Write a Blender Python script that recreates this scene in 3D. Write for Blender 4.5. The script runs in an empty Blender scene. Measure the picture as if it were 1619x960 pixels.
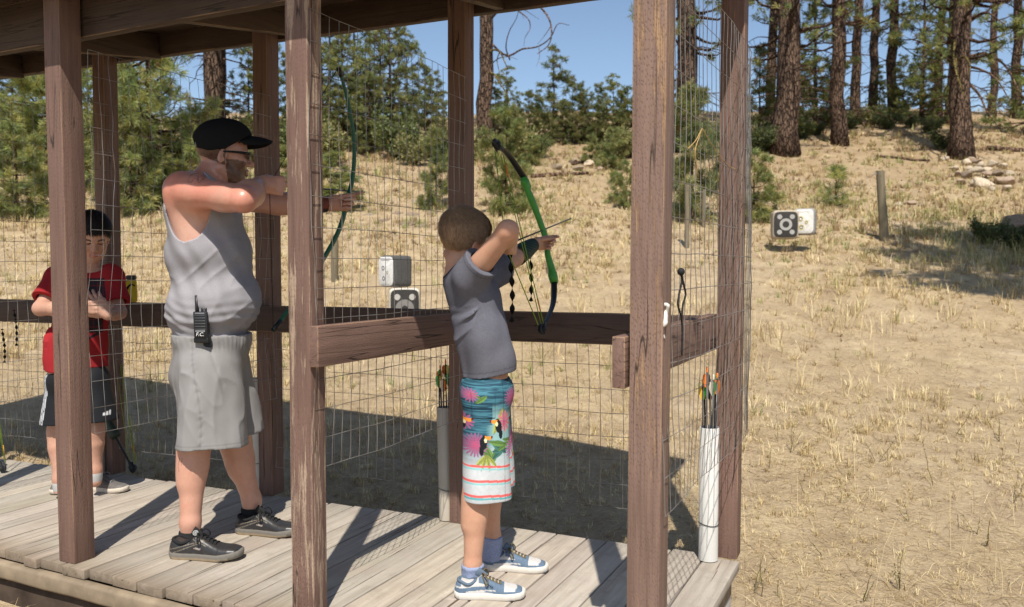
import bpy, bmesh, math, random
import numpy as np
from mathutils import Vector, Matrix
R_ = math.radians
SC = bpy.context.scene
COL = SC.collection
rng = np.random.default_rng(7)

# ------------------------------------------------------------------ camera
FPX = 1290.04                       # focal length in photograph pixels (1619 x 960)
CAM = np.array([0.636, -2.167, 1.18]); YAW = 0.4505; PITCH = 0.0452
FW = np.array([-math.sin(YAW)*math.cos(PITCH), math.cos(YAW)*math.cos(PITCH), -math.sin(PITCH)])
RT = np.array([math.cos(YAW), math.sin(YAW), 0.0]); UP = np.cross(RT, FW)
FH = np.array([-math.sin(YAW), math.cos(YAW), 0.0])
cd = bpy.data.cameras.new('camera'); cam = bpy.data.objects.new('camera', cd); COL.objects.link(cam)
cam.matrix_world = Matrix(((RT[0], UP[0], -FW[0], CAM[0]), (RT[1], UP[1], -FW[1], CAM[1]), (RT[2], UP[2], -FW[2], CAM[2]), (0, 0, 0, 1)))
cd.sensor_width = 36; cd.lens = FPX/1619*36; cd.clip_start = .05; cd.clip_end = 2000
cd.dof.use_dof = True; cd.dof.focus_distance = 3.1; cd.dof.aperture_fstop = 4.4
SC.camera = cam

# ------------------------------------------------------------------ light
SUN_EL, SUN_AZ = 56.0, 25.5         # shadows fall towards -x (sin) and +y (cos)
w = bpy.data.worlds.new('World'); SC.world = w; w.use_nodes = True
nt = w.node_tree; bg = nt.nodes['Background']
sky = nt.nodes.new('ShaderNodeTexSky'); sky.sky_type = 'NISHITA'; sky.sun_disc = False
sky.sun_elevation = R_(SUN_EL); sky.altitude = 600; sky.air_density = 1.0; sky.dust_density = 0.8; sky.ozone_density = 0.5
tosun = np.array([math.sin(R_(SUN_AZ))*math.cos(R_(SUN_EL)), -math.cos(R_(SUN_AZ))*math.cos(R_(SUN_EL)), math.sin(R_(SUN_EL))])
sky.sun_rotation = math.atan2(tosun[0], tosun[1])
nt.links.new(sky.outputs[0], bg.inputs[0]); bg.inputs[1].default_value = 0.106
sl = bpy.data.lights.new('sun', 'SUN'); sl.energy = 4.4; sl.angle = R_(.53); sl.color = (1, .95, .86)
so = bpy.data.objects.new('sun', sl); COL.objects.link(so)
so.rotation_euler = Vector(tosun).to_track_quat('Z', 'Y').to_euler(); so.location = (3, -6, 9)
SC.view_settings.view_transform = 'Standard'; SC.view_settings.look = 'None'
SC.view_settings.exposure = 0.45; SC.view_settings.gamma = 1; SC.view_settings.use_curve_mapping = False

# ------------------------------------------------------------------ projection helpers
def at(px, py, d):                  # photograph pixel at depth d -> world point
    return CAM + d*(FW + RT*(px-809.5)/FPX - UP*(py-480)/FPX)
def ray(px, py):
    return FW + RT*(px-809.5)/FPX - UP*(py-480)/FPX
def onz(px, py, z=0.):
    v = ray(px, py); return CAM + v*((z-CAM[2])/v[2])
def onplane(px, py, P, n):
    v = ray(px, py); return CAM + v*(np.dot(np.array(P)-CAM, n)/np.dot(v, n))
def nrm(v):
    v = np.array(v, float); return v/np.linalg.norm(v)
def vnoise(P, seed=0):              # value noise in [-1, 1]
    P = np.asarray(P, float); i = np.floor(P).astype(np.int64); f = P-i; f = f*f*(3-2*f)
    def h(ix, iy, iz):
        n = (ix*374761393 + iy*668265263 + iz*2147483647 + seed*1274126177) & 0xffffffff
        n = ((n ^ (n >> 13))*1274126177) & 0xffffffff; n = n ^ (n >> 16)
        return (n & 0xffff)/32767.5-1
    r = 0
    for dx in (0, 1):
        for dy in (0, 1):
            for dz in (0, 1):
                wgt = (f[..., 0] if dx else 1-f[..., 0])*(f[..., 1] if dy else 1-f[..., 1])*(f[..., 2] if dz else 1-f[..., 2])
                r = r + wgt*h(i[..., 0]+dx, i[..., 1]+dy, i[..., 2]+dz)
    return r
def fbm(P, seed=0, o=3):
    P = np.asarray(P, float); r = 0; a = 1.
    for k in range(o): r = r + a*vnoise(P*2**k, seed+k); a *= .5
    return r

# ------------------------------------------------------------------ tagging
def tag(o, label=None, cat=None, group=None, kind=None):
    if label: o['label'] = label
    if cat: o['category'] = cat
    if group: o['group'] = group
    if kind: o['kind'] = kind
    return o
def thing(name, loc, label, cat, group=None, kind=None):
    o = bpy.data.objects.new(name, None); o.location = tuple(loc); o.empty_display_size = .1; COL.objects.link(o)
    bpy.context.view_layer.update()
    return tag(o, label, cat, group, kind)
def copy_tree(o, parent=None):
    c = o.copy(); COL.objects.link(c)
    if parent is not None:
        c.parent = parent; c.matrix_parent_inverse = o.matrix_parent_inverse.copy()
    for ch in list(o.children): copy_tree(ch, c)
    return c

# ------------------------------------------------------------------ mesh helpers
class MB:
    """collects (verts, faces, colours) and links them as ONE mesh object"""
    def __init__(s): s.V = []; s.F = []; s.C = []; s.n = 0; s.M = []
    def add(s, V, F, col=None, mi=0):
        V = np.asarray(V, float).reshape(-1, 3)
        for f in F:
            f = np.asarray(f, int)
            if f.size == 0: continue
            if f.ndim == 1: f = f[None]
            s.F.append(f+s.n); s.M.append(np.full(len(f), mi))
        s.V.append(V); s.n += len(V)
        if col is None: col = (1, 1, 1)
        col = np.asarray(col, float)
        if col.ndim == 1: col = np.tile(col[:3], (len(V), 1))
        s.C.append(col[:, :3])
        return s
    def build(s, name, mat, parent=None, smooth=True, loc=None, sharp=None):
        V = np.concatenate(s.V); C = np.concatenate(s.C)
        if parent is not None: bpy.context.view_layer.update()
        if loc is not None: loc = np.array(loc, float)
        elif parent is not None: loc = np.array(parent.matrix_world.translation)
        else: loc = np.zeros(3)
        me = bpy.data.meshes.new(name)
        lt = np.concatenate([np.full(len(f), f.shape[1]) for f in s.F]); li = np.concatenate([f.ravel() for f in s.F])
        me.vertices.add(len(V)); me.vertices.foreach_set('co', (V-loc).astype(np.float32).ravel())
        me.loops.add(len(li)); me.loops.foreach_set('vertex_index', li.astype(np.int32))
        me.polygons.add(len(lt)); st = np.concatenate([[0], np.cumsum(lt)[:-1]])
        me.polygons.foreach_set('loop_start', st.astype(np.int32)); me.polygons.foreach_set('loop_total', lt.astype(np.int32))
        mats = mat if isinstance(mat, (list, tuple)) else [mat]
        for m in mats: me.materials.append(m)
        me.polygons.foreach_set('material_index', np.concatenate(s.M).astype(np.int32))
        me.polygons.foreach_set('use_smooth', np.full(len(lt), bool(smooth)))
        ca = me.color_attributes.new('Col', 'FLOAT_COLOR', 'POINT')
        ca.data.foreach_set('color', np.concatenate([C, np.ones((len(C), 1))], 1).astype(np.float32).ravel())
        me.update(calc_edges=True); me.validate()
        if sharp: me.set_sharp_from_angle(angle=R_(sharp))
        o = bpy.data.objects.new(name, me); COL.objects.link(o)
        o.location = tuple(loc)
        if parent is not None:
            o.parent = parent; o.matrix_parent_inverse = parent.matrix_world.inverted()
        return o
def frames(pts):
    pts = np.asarray(pts, float); n = len(pts)
    T = np.gradient(pts, axis=0); T /= np.linalg.norm(T, axis=1)[:, None]+1e-12
    a = np.array([0, 0, 1.]) if abs(T[0][2]) < .9 else np.array([1., 0, 0])
    U = np.zeros((n, 3)); u = nrm(np.cross(T[0], a))
    for i in range(n):
        u = u-T[i]*np.dot(u, T[i]); u = nrm(u); U[i] = u
    return T, U, np.cross(T, U)
def tube(pts, r, k=6, flat=1., up=None, caps=True):
    pts = np.asarray(pts, float); n = len(pts); r = np.broadcast_to(np.asarray(r, float), (n,))
    T, U, W = frames(pts)
    if up is not None:
        U = np.cross(T, np.array(up, float)); U /= np.linalg.norm(U, axis=1)[:, None]+1e-9; W = np.cross(U, T)
    th = np.arange(k)*2*np.pi/k
    V = pts[:, None, :]+r[:, None, None]*(np.cos(th)[None, :, None]*U[:, None, :]+flat*np.sin(th)[None, :, None]*W[:, None, :])
    i = np.arange(n-1)[:, None]; j = np.arange(k)[None, :]
    F = np.stack([i*k+j, i*k+(j+1) % k, (i+1)*k+(j+1) % k, (i+1)*k+j], -1).reshape(-1, 4)
    V = V.reshape(-1, 3); Fs = [F]
    if caps: Fs += [np.arange(k)[::-1], (n-1)*k+np.arange(k)]
    return V, Fs
def spline(pts, n=24):              # Catmull-Rom through pts
    P = np.asarray(pts, float); P = np.vstack([2*P[0]-P[1], P, 2*P[-1]-P[-2]]); m = len(P)-3
    t = np.linspace(0, m-1e-9, n); i = t.astype(int); f = (t-i)[:, None]
    a, b, c, d = P[i], P[i+1], P[i+2], P[i+3]
    return .5*((2*b)+(-a+c)*f+(2*a-5*b+4*c-d)*f**2+(-a+3*b-3*c+d)*f**3)
def from_bm(bm):
    bm.verts.ensure_lookup_table(); bm.verts.index_update()
    V = np.array([v.co[:] for v in bm.verts]); by = {}
    for f in bm.faces: by.setdefault(len(f.verts), []).append([v.index for v in f.verts])
    bm.free(); return V, [np.array(x) for x in by.values()]
def box(c, size, bevel=.004, axes=None, seg=2, cuts=0, jit=0.):
    """bevelled box centred on c; axes = 3 row vectors"""
    bm = bmesh.new(); bmesh.ops.create_cube(bm, size=1)
    for v in bm.verts: v.co = Vector((v.co.x*size[0], v.co.y*size[1], v.co.z*size[2]))
    if bevel: bmesh.ops.bevel(bm, geom=bm.edges[:], offset=bevel, segments=seg, profile=.5, affect='EDGES')
    if cuts:
        L = int(np.argmax(size))
        for q in range(1, cuts+1):
            co = [0, 0, 0]; no = [0, 0, 0]; co[L] = size[L]*(q/(cuts+1)-.5); no[L] = 1
            bmesh.ops.bisect_plane(bm, geom=bm.verts[:]+bm.edges[:]+bm.faces[:], plane_co=co, plane_no=no)
    V, F = from_bm(bm)
    if jit: V = V+jit*np.stack([vnoise(V*6+np.array(c)*3.1+k*17.3, k) for k in range(3)], 1)
    if axes is not None: V = V@np.array(axes, float)
    return V+np.array(c, float), F
def prism(outline, thick, origin, ax, ay, bevel=.002):
    """outline: 2D polygon in (ax, ay) about origin, extruded by thick along ax x ay (centred)"""
    bm = bmesh.new(); n = nrm(np.cross(ax, ay)); vs = []
    for (x, y) in outline: vs.append(bm.verts.new(Vector((x, y, -thick/2))))
    f = bm.faces.new(vs); r = bmesh.ops.extrude_face_region(bm, geom=[f])
    for e in r['geom']:
        if isinstance(e, bmesh.types.BMVert): e.co.z += thick
    bmesh.ops.recalc_face_normals(bm, faces=bm.faces[:])
    if bevel:
        ed = [e for e in bm.edges if abs(e.verts[0].co.z-e.verts[1].co.z) < 1e-6]
        bmesh.ops.bevel(bm, geom=ed, offset=bevel, segments=2, profile=.5, affect='EDGES')
    bmesh.ops.triangulate(bm, faces=[f for f in bm.faces if len(f.verts) > 4])
    V, F = from_bm(bm)
    return np.array(origin)+V[:, :1]*np.array(ax)+V[:, 1:2]*np.array(ay)+V[:, 2:3]*n, F
def disc(c, r, n, ax, thick=.002, inner=0, k=28):
    """thin disc or ring, axis n"""
    n = nrm(n); ax = nrm(np.array(ax)-n*np.dot(ax, n)); ay = np.cross(n, ax)
    th = np.arange(k)*2*np.pi/k; ring = np.cos(th)[:, None]*ax+np.sin(th)[:, None]*ay
    c = np.array(c, float); j = np.arange(k); j1 = (j+1) % k
    if inner:
        V = np.vstack([c+ring*r, c+ring*inner, c+ring*r+n*thick, c+ring*inner+n*thick])
        F = [np.stack([a*k+j, a*k+j1, b*k+j1, b*k+j], 1) for a, b in ((0, 2), (2, 3), (3, 1), (1, 0))]
    else:
        V = np.vstack([c+ring*r, c+ring*r+n*thick]); F = [np.stack([j, j1, k+j1, k+j], 1), j[::-1], k+j]
    return V, F
def lathe(prof, origin, axis, k=20):
    """prof: (radius, height) list about axis"""
    n = nrm(axis); a = nrm(np.cross(n, [0, 0, 1.] if abs(n[2]) < .9 else [1., 0, 0])); b = np.cross(n, a)
    th = np.arange(k)*2*np.pi/k; ring = np.cos(th)[:, None]*a+np.sin(th)[:, None]*b
    V = np.concatenate([np.array(origin)+n*h+ring*r for r, h in prof]); m = len(prof)
    i = np.arange(m-1)[:, None]; j = np.arange(k)[None]
    return V, [np.stack([i*k+j, i*k+(j+1) % k, (i+1)*k+(j+1) % k, (i+1)*k+j], -1).reshape(-1, 4)]

# ------------------------------------------------------------------ materials
class NT:
    def __init__(s, name):
        s.m = bpy.data.materials.new(name); s.m.use_nodes = True; s.t = s.m.node_tree; s.b = s.t.nodes['Principled BSDF']
        s.out = s.t.nodes['Material Output']
    def n(s, typ, **kw):
        nd = s.t.nodes.new('ShaderNode'+typ)
        for k, v in kw.items(): setattr(nd, k, v)
        return nd
    def link(s, a, b): s.t.links.new(a, b)
    def coord(s, scale=(1, 1, 1), rand=True, kind='Object'):
        tc = s.n('TexCoord'); mp = s.n('Mapping'); s.link(tc.outputs[kind], mp.inputs[0]); mp.inputs['Scale'].default_value = scale
        if rand:
            oi = s.n('ObjectInfo'); mu = s.n('Math', operation='MULTIPLY'); mu.inputs[1].default_value = 37.
            s.link(oi.outputs['Random'], mu.inputs[0]); s.link(mu.outputs[0], mp.inputs['Location'])
        return mp.outputs[0]
    def noise(s, vec, scale, detail=4, rough=.55, out=0):
        nd = s.n('TexNoise'); nd.inputs['Scale'].default_value = scale; nd.inputs['Detail'].default_value = detail; nd.inputs['Roughness'].default_value = rough
        if vec is not None: s.link(vec, nd.inputs['Vector'])
        return nd.outputs[out]
    def voro(s, vec, scale, feature='F1', rnd=1.):
        nd = s.n('TexVoronoi', feature=feature); nd.inputs['Scale'].default_value = scale; nd.inputs['Randomness'].default_value = rnd
        s.link(vec, nd.inputs['Vector']); return nd.outputs[0]
    def ramp(s, fac, stops, interp='LINEAR'):
        nd = s.n('ValToRGB'); s.link(fac, nd.inputs[0]); cr = nd.color_ramp; cr.interpolation = interp
        while len(cr.elements) < len(stops): cr.elements.new(.5)
        for e, (p, c) in zip(cr.elements, stops):
            e.position = p; e.color = (c, c, c, 1) if np.isscalar(c) else (*c, 1)
        return nd.outputs[0]
    def mix(s, fac, a, b, typ='MIX'):
        nd = s.n('MixRGB', blend_type=typ)
        for v, i in ((fac, 0), (a, 1), (b, 2)):
            if isinstance(v, bpy.types.NodeSocket): s.link(v, nd.inputs[i])
            elif np.isscalar(v): nd.inputs[i].default_value = v if i == 0 else (v, v, v, 1)
            else: nd.inputs[i].default_value = (*v, 1)
        return nd.outputs[0]
    def math(s, op, a, b=0.):
        nd = s.n('Math', operation=op)
        for v, i in ((a, 0), (b, 1)):
            if isinstance(v, bpy.types.NodeSocket): s.link(v, nd.inputs[i])
            else: nd.inputs[i].default_value = v
        return nd.outputs[0]
    def attr(s): nd = s.n('Attribute'); nd.attribute_name = 'Col'; return nd.outputs['Color']
    def bump(s, h, strength=.4, dist=.01, prev=None):
        nd = s.n('Bump'); nd.inputs['Strength'].default_value = strength; nd.inputs['Distance'].default_value = dist; s.link(h, nd.inputs['Height'])
        if prev is not None: s.link(prev, nd.inputs['Normal'])
        s.link(nd.outputs[0], s.b.inputs['Normal']); return nd.outputs[0]
    def fin(s, col=None, rough=.7, spec=.3, metal=0., sss=0.):
        if col is not None:
            if isinstance(col, bpy.types.NodeSocket): s.link(col, s.b.inputs['Base Color'])
            else: s.b.inputs['Base Color'].default_value = (*col, 1)
        if isinstance(rough, bpy.types.NodeSocket): s.link(rough, s.b.inputs['Roughness'])
        else: s.b.inputs['Roughness'].default_value = rough
        s.b.inputs['Specular IOR Level'].default_value = spec; s.b.inputs['Metallic'].default_value = metal
        if sss: s.b.inputs['Subsurface Weight'].default_value = sss; s.b.inputs['Subsurface Radius'].default_value = (1, .35, .2); s.b.inputs['Subsurface Scale'].default_value = .006
        return s.m
def plain(name, col, rough=.6, spec=.3, metal=0., var=.12, scale=30):
    t = NT(name); v = t.coord(); nz = t.noise(v, scale, 5)
    c = t.mix(t.ramp(nz, [(.3, 0.), (.7, 1.)]), tuple(x*(1-var) for x in col), tuple(min(1, x*(1+var)) for x in col))
    t.bump(nz, .12, .002)
    return t.fin(c, rough, spec, metal)
def vcol(name, rough=.7, spec=.25, nscale=60, amt=.12, bump=.15, bdist=.002, sss=0., metal=0.):
    t = NT(name); v = t.coord(); nz = t.noise(v, nscale, 5)
    c = t.mix(1., t.attr(), t.ramp(nz, [(.25, 1-amt), (.75, 1+amt)]), 'MULTIPLY')
    t.bump(nz, bump, bdist)
    return t.fin(c, rough, spec, metal, sss)
def painted_wood(name, chips=.62, axis=2, base=(.168, .100, .077), dash=True, raw=(.40, .25, .145), edge=True):
    t = NT(name); s = [38, 38, 38]; s[axis] = 2.2
    g = t.noise(t.coord(tuple(s)), 1, 6, .62)
    s2 = [95, 95, 95]; s2[axis] = 6
    ch = t.noise(t.coord(tuple(s2)), .55, 8, .7); big = t.noise(t.coord((2, 2, 2)), 1.3, 3)
    c = t.mix(t.ramp(g, [(.3, 0.), (.72, 1.)]), tuple(x*.72 for x in base), tuple(x*1.22 for x in base))
    c = t.mix(t.ramp(big, [(.35, 0.), (.7, .55)]), c, tuple(x*1.35+.012 for x in base))
    cm = t.ramp(t.math('ADD', ch, t.math('MULTIPLY', t.math('SUBTRACT', big, .5), .35)), [(chips, 0.), (chips+.05, 1.)])
    c = t.mix(cm, c, t.mix(t.noise(t.coord((9, 9, 9)), 3), raw, tuple(x*.6 for x in raw)))
    h = t.math('SUBTRACT', g, t.math('MULTIPLY', cm, .6))
    if dash:
        sx = t.n('SeparateXYZ'); t.link(t.coord((1, 1, 1)), sx.inputs[0]); o = [k for k in range(3) if k != axis]; cb = t.n('CombineXYZ')
        t.link(t.math('MULTIPLY', t.math('ADD', sx.outputs[o[0]], sx.outputs[o[1]]), 152.), cb.inputs[0]); t.link(t.math('MULTIPLY', sx.outputs[axis], 52.), cb.inputs[1])
        vn = t.n('TexVoronoi', feature='F1', voronoi_dimensions='2D'); vn.inputs['Scale'].default_value = 1.; vn.inputs['Randomness'].default_value = .8; t.link(cb.outputs[0], vn.inputs['Vector'])
        dm = t.math('MULTIPLY', t.ramp(vn.outputs[0], [(.14, 1.), (.24, 0.)]), t.ramp(big, [(.3, .2), (.6, 1.)]))
        c = t.mix(t.math('MULTIPLY', dm, .24), c, tuple(x*.45 for x in base)); h = t.math('SUBTRACT', h, t.math('MULTIPLY', dm, .6))
    fg = [170, 170, 170]; fg[axis] = 4; st = t.noise(t.coord(tuple(fg)), 1, 4, .7)
    c = t.mix(t.ramp(st, [(.36, .38), (.48, 0.)]), c, tuple(x*.5 for x in base)); c = t.mix(t.ramp(st, [(.56, 0.), (.70, .28)]), c, tuple(min(1, x*1.55) for x in base))
    if edge:
        bv = t.n('Bevel', samples=4); bv.inputs[0].default_value = .007; ge = t.n('NewGeometry'); dp = t.n('VectorMath', operation='DOT_PRODUCT'); t.link(bv.outputs[0], dp.inputs[0]); t.link(ge.outputs['Normal'], dp.inputs[1])
        em = t.math('MULTIPLY', t.ramp(dp.outputs['Value'], [(.90, 1.), (.985, 0.)]), t.ramp(t.math('ADD', t.math('MULTIPLY', ch, .5), t.math('MULTIPLY', big, .5)), [(.44, 0.), (.52, 1.)])); c = t.mix(em, c, raw)
    ck = [26, 26, 26]; ck[axis] = .8; cn = t.noise(t.coord(tuple(ck)), 1, 2, .5); cw = t.ramp(t.math('ABSOLUTE', t.math('SUBTRACT', cn, .47)), [(.004, 1.), (.010, 0.)]); cw = t.math('MULTIPLY', cw, t.ramp(big, [(.42, 0.), (.52, 1.)])); c = t.mix(t.math('MULTIPLY', cw, .8), c, (.02, .014, .011)); h = t.math('SUBTRACT', h, cw)
    h = t.math('ADD', h, t.math('MULTIPLY', st, .5)); t.bump(h, .6, .0035)
    return t.fin(c, .66, .25)
# ================================================================== SETTING: ground
PROF = np.array([(-30, -.25), (3.2, -.215), (4.0, -.17), (4.7, -.10), (5.3, -.03), (7, .17), (9, .47), (11, .84), (13, 1.25), (15, 1.72), (18, 2.55), (22, 3.72),
                 (26, 4.9), (32, 6.55), (40, 8.3), (46, 9.0), (60, 9.3), (100, 7), (220, -6)])
_dd = np.linspace(-30, 220, 2501); _zz = np.interp(_dd, PROF[:, 0], PROF[:, 1])
_k = np.hanning(15); _zz2 = np.convolve(np.pad(_zz, 7, 'edge'), _k/_k.sum(), 'valid')
def ground_z(x, y):
    x = np.asarray(x, float); y = np.asarray(y, float)
    u = (x-CAM[0])*RT[0]+(y-CAM[1])*RT[1]; d = (x-CAM[0])*FH[0]+(y-CAM[1])*FH[1]
    z = np.interp(d, _dd, _zz2)
    P = np.stack([x, y, 0*x], -1); far = np.clip((d-8)/25, 0, 1)
    z = z+vnoise(P*.09, 3)*.55*far+vnoise(P*.35, 4)*.16*far+vnoise(P*1.1, 5)*(.018+.05*far)+vnoise(P*4, 6)*(.008+.01*far)
    return z
def gnd(px, py, dmax=120):           # photograph pixel -> first hit with the ground
    v = ray(px, py); prev = 2.5
    for d in np.arange(2.5, dmax, .05):
        P = CAM+v*d
        if P[2] < ground_z(P[0], P[1]): return P, d
    return CAM+v*dmax, dmax
def depth_of(P): return float(np.dot(np.array(P)-CAM, FW))

t = NT('ground_soil'); v = t.coord((1, 1, 1), rand=False)
n1 = t.noise(v, .5, 6, .6); n2 = t.noise(v, 3.5, 8, .7); n3 = t.noise(v, 38, 6, .65); n4 = t.noise(v, 150, 3, .6)
soil = t.mix(t.ramp(n2, [(.3, 0.), (.7, 1.)]), (.37, .276, .172), (.49, .38, .245))
straw = t.mix(t.ramp(n3, [(.3, 0.), (.7, 1.)]), (.29, .205, .115), (.55, .425, .255))
c = t.mix(t.ramp(t.math('ADD', n1, t.math('MULTIPLY', t.math('SUBTRACT', n2, .5), .7)), [(.40, 0.), (.6, .85)]), soil, straw)
c = t.mix(t.ramp(n4, [(.3, .35), (.45, 0.)]), c, (.16, .105, .06))
c = t.mix(t.ramp(n3, [(.60, 0.), (.72, .6)]), c, (.64, .52, .34))
nl = t.noise(v, 1.1, 7, .7); c = t.mix(t.ramp(nl, [(.54, 0.), (.66, .42)]), c, (.25, .17, .10)); c = t.mix(t.ramp(nl, [(.30, .5), (.42, 0.)]), c, (.52, .42, .30))
n5 = t.noise(v, 14, 6, .75); c = t.mix(t.ramp(n5, [(.30, .6), (.42, 0.)]), c, (.23, .155, .10))
sz = t.n('SeparateXYZ'); t.link(v, sz.inputs[0]); hz = t.ramp(t.math('ADD', t.math('MULTIPLY', sz.outputs[2], .1), t.math('MULTIPLY', t.math('SUBTRACT', n1, .5), .5)), [(.20, 0.), (.48, .62)]); c = t.mix(hz, c, t.mix(n3, (.20, .13, .075), (.36, .26, .15)))
n6 = t.noise(v, 2.6, 6, .7); c = t.mix(t.ramp(n6, [(.50, 0.), (.62, .5)]), c, (.27, .19, .11)); c = t.mix(t.ramp(n6, [(.34, .45), (.44, 0.)]), c, (.58, .46, .28))
b1 = t.bump(n3, .7, .03); t.bump(n4, .6, .01, b1)
GROUND_M = t.fin(c, .95, .1)
U = np.concatenate([np.linspace(-110, -22, 24), np.linspace(-20, 20, 201), np.linspace(22, 110, 24)])
Dp = np.concatenate([np.linspace(-9, 1.5, 18), np.linspace(1.7, 16, 145), np.linspace(16.3, 48, 107), np.linspace(50, 210, 40)])
uu, dd = np.meshgrid(U, Dp, indexing='ij')
X = CAM[0]+uu*RT[0]+dd*FH[0]; Y = CAM[1]+uu*RT[1]+dd*FH[1]; Z = ground_z(X, Y)
na, nb = uu.shape; i = np.arange(na-1)[:, None]; j = np.arange(nb-1)[None]
mb = MB().add(np.stack([X, Y, Z], -1).reshape(-1, 3), [np.stack([i*nb+j, (i+1)*nb+j, (i+1)*nb+j+1, i*nb+j+1], -1).reshape(-1, 4)])
tag(mb.build('ground', GROUND_M, smooth=True), kind='structure')

# ================================================================== the shelter
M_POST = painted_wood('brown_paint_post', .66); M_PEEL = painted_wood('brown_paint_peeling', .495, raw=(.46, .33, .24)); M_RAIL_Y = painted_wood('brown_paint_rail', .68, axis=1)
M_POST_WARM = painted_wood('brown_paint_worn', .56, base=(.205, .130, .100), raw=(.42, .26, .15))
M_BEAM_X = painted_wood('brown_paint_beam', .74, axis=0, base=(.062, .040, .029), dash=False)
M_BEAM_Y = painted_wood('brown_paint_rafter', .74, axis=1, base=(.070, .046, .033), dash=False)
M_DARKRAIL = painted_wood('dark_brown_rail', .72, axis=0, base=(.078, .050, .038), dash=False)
SH = thing('archery_shelter', (-2.0, .5, -.2), 'long brown wooden shooting shelter with wire dividers over a plank deck', 'shelter')

POSTS = [  # x, y, size x, size y, top lean x, material, yaw
    (-2.355, -.012, .094, .094, -.012, M_POST, 0.), (-1.180, .0, .093, .076, .0, M_PEEL, 0.), (.003, .0, .093, .088, .012, M_POST_WARM, 0.), (-3.53, -.01, .093, .093, 0, M_POST, 0.),
    (-3.44, 1.010, .093, .093, 0, M_POST, .02), (-2.32, 1.068, .093, .093, 0, M_POST, .02), (-1.200, 1.098, .090, .09, 0, M_POST, .02), (-.004, 1.178, .093, .093, .006, M_POST, .03),
    (-4.70, .0, .093, .093, 0, M_POST, 0.), (-4.56, .955, .093, .093, 0, M_POST, 0.)]
for q, (x, y, sx, sy, lean, m, yaw) in enumerate(POSTS):
    front = y < .5; top = 2.30 if front else 2.43; zb = .0 if front or q != 7 else .0
    V, F = box((0, 0, 0), (sx, sy, top-zb), .006, cuts=14, jit=.0012)
    a = yaw; V = V@np.array([[math.cos(a), math.sin(a), 0], [-math.sin(a), math.cos(a), 0], [0, 0, 1]])
    V[:, 2] += (top+zb)/2; V[:, 0] += lean*V[:, 2]/top; V += np.array([x, y, 0])
    MB().add(V, F).build('post', m, SH, loc=(x, y, 0), sharp=40)
# beams
def row_y(x, off=0.): return 1.178+.049*x+off
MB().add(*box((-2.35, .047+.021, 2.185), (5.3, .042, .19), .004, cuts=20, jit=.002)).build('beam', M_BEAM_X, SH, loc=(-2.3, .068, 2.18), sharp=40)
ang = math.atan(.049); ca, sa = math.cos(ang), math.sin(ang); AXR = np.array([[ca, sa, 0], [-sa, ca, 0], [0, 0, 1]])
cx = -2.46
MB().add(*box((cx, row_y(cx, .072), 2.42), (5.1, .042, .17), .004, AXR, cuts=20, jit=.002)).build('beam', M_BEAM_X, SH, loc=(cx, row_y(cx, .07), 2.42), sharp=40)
# rafters between the beams, rising to the back
SL = .165
for x in (-4.19, -3.10, -2.11, -1.04, .03):
    y0, y1 = .095, row_y(x, .048); L = math.hypot(y1-y0, SL*(y1-y0)); s = math.atan(SL)
    ax = np.array([[1, 0, 0], [0, math.cos(s), math.sin(s)], [0, -math.sin(s), math.cos(s)]])
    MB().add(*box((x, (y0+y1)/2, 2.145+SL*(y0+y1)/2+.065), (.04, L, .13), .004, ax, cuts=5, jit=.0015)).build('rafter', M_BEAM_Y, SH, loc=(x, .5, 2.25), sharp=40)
# roof: plank sheathing under a thin covering
def roof_slab(z0, th, y0, y1, x0, x1, name, m, planks):
    s = math.atan(SL); L = (y1-y0)/math.cos(s); ax = np.array([[1, 0, 0], [0, math.cos(s), math.sin(s)], [0, -math.sin(s), math.cos(s)]])
    b = MB(); n = max(1, int(L/.14)) if planks else 1
    for k in range(n):
        yc = y0+(k+.5)*(y1-y0)/n
        b.add(*box(((x0+x1)/2, yc, z0+SL*yc+th/2), (x1-x0, L/n-(.004 if planks else 0), th), .003 if planks else .002, ax, cuts=0))
    b.build(name, m, SH, smooth=False, loc=((x0+x1)/2, .5, z0))
roof_slab(2.282, .022, -.235, 1.38, -5.05, .13, 'roof_planks', M_BEAM_X, True)
roof_slab(2.3075, .012, -.25, 1.40, -5.07, .145, 'roof', plain('roof_felt', (.09, .085, .08), .9, .1), False)
# back rail and divider rails
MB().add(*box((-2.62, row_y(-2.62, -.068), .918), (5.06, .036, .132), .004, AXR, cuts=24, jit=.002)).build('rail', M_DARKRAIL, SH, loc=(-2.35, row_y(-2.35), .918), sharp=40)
for (x, y0, y1, zt, zb) in ((-1.113, -.047, 1.115, .984, .848), (-.066, -.05, 1.15, .990, .848), (-2.286, .3, 1.1, .984, .848)):
    if x == -2.286: continue
    MB().add(*box((x, (y0+y1)/2, (zt+zb)/2), (.038, y1-y0, zt-zb), .004, cuts=8, jit=.0015)).build('rail', M_RAIL_Y, SH, loc=(x, .5, .916), sharp=40)
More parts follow.
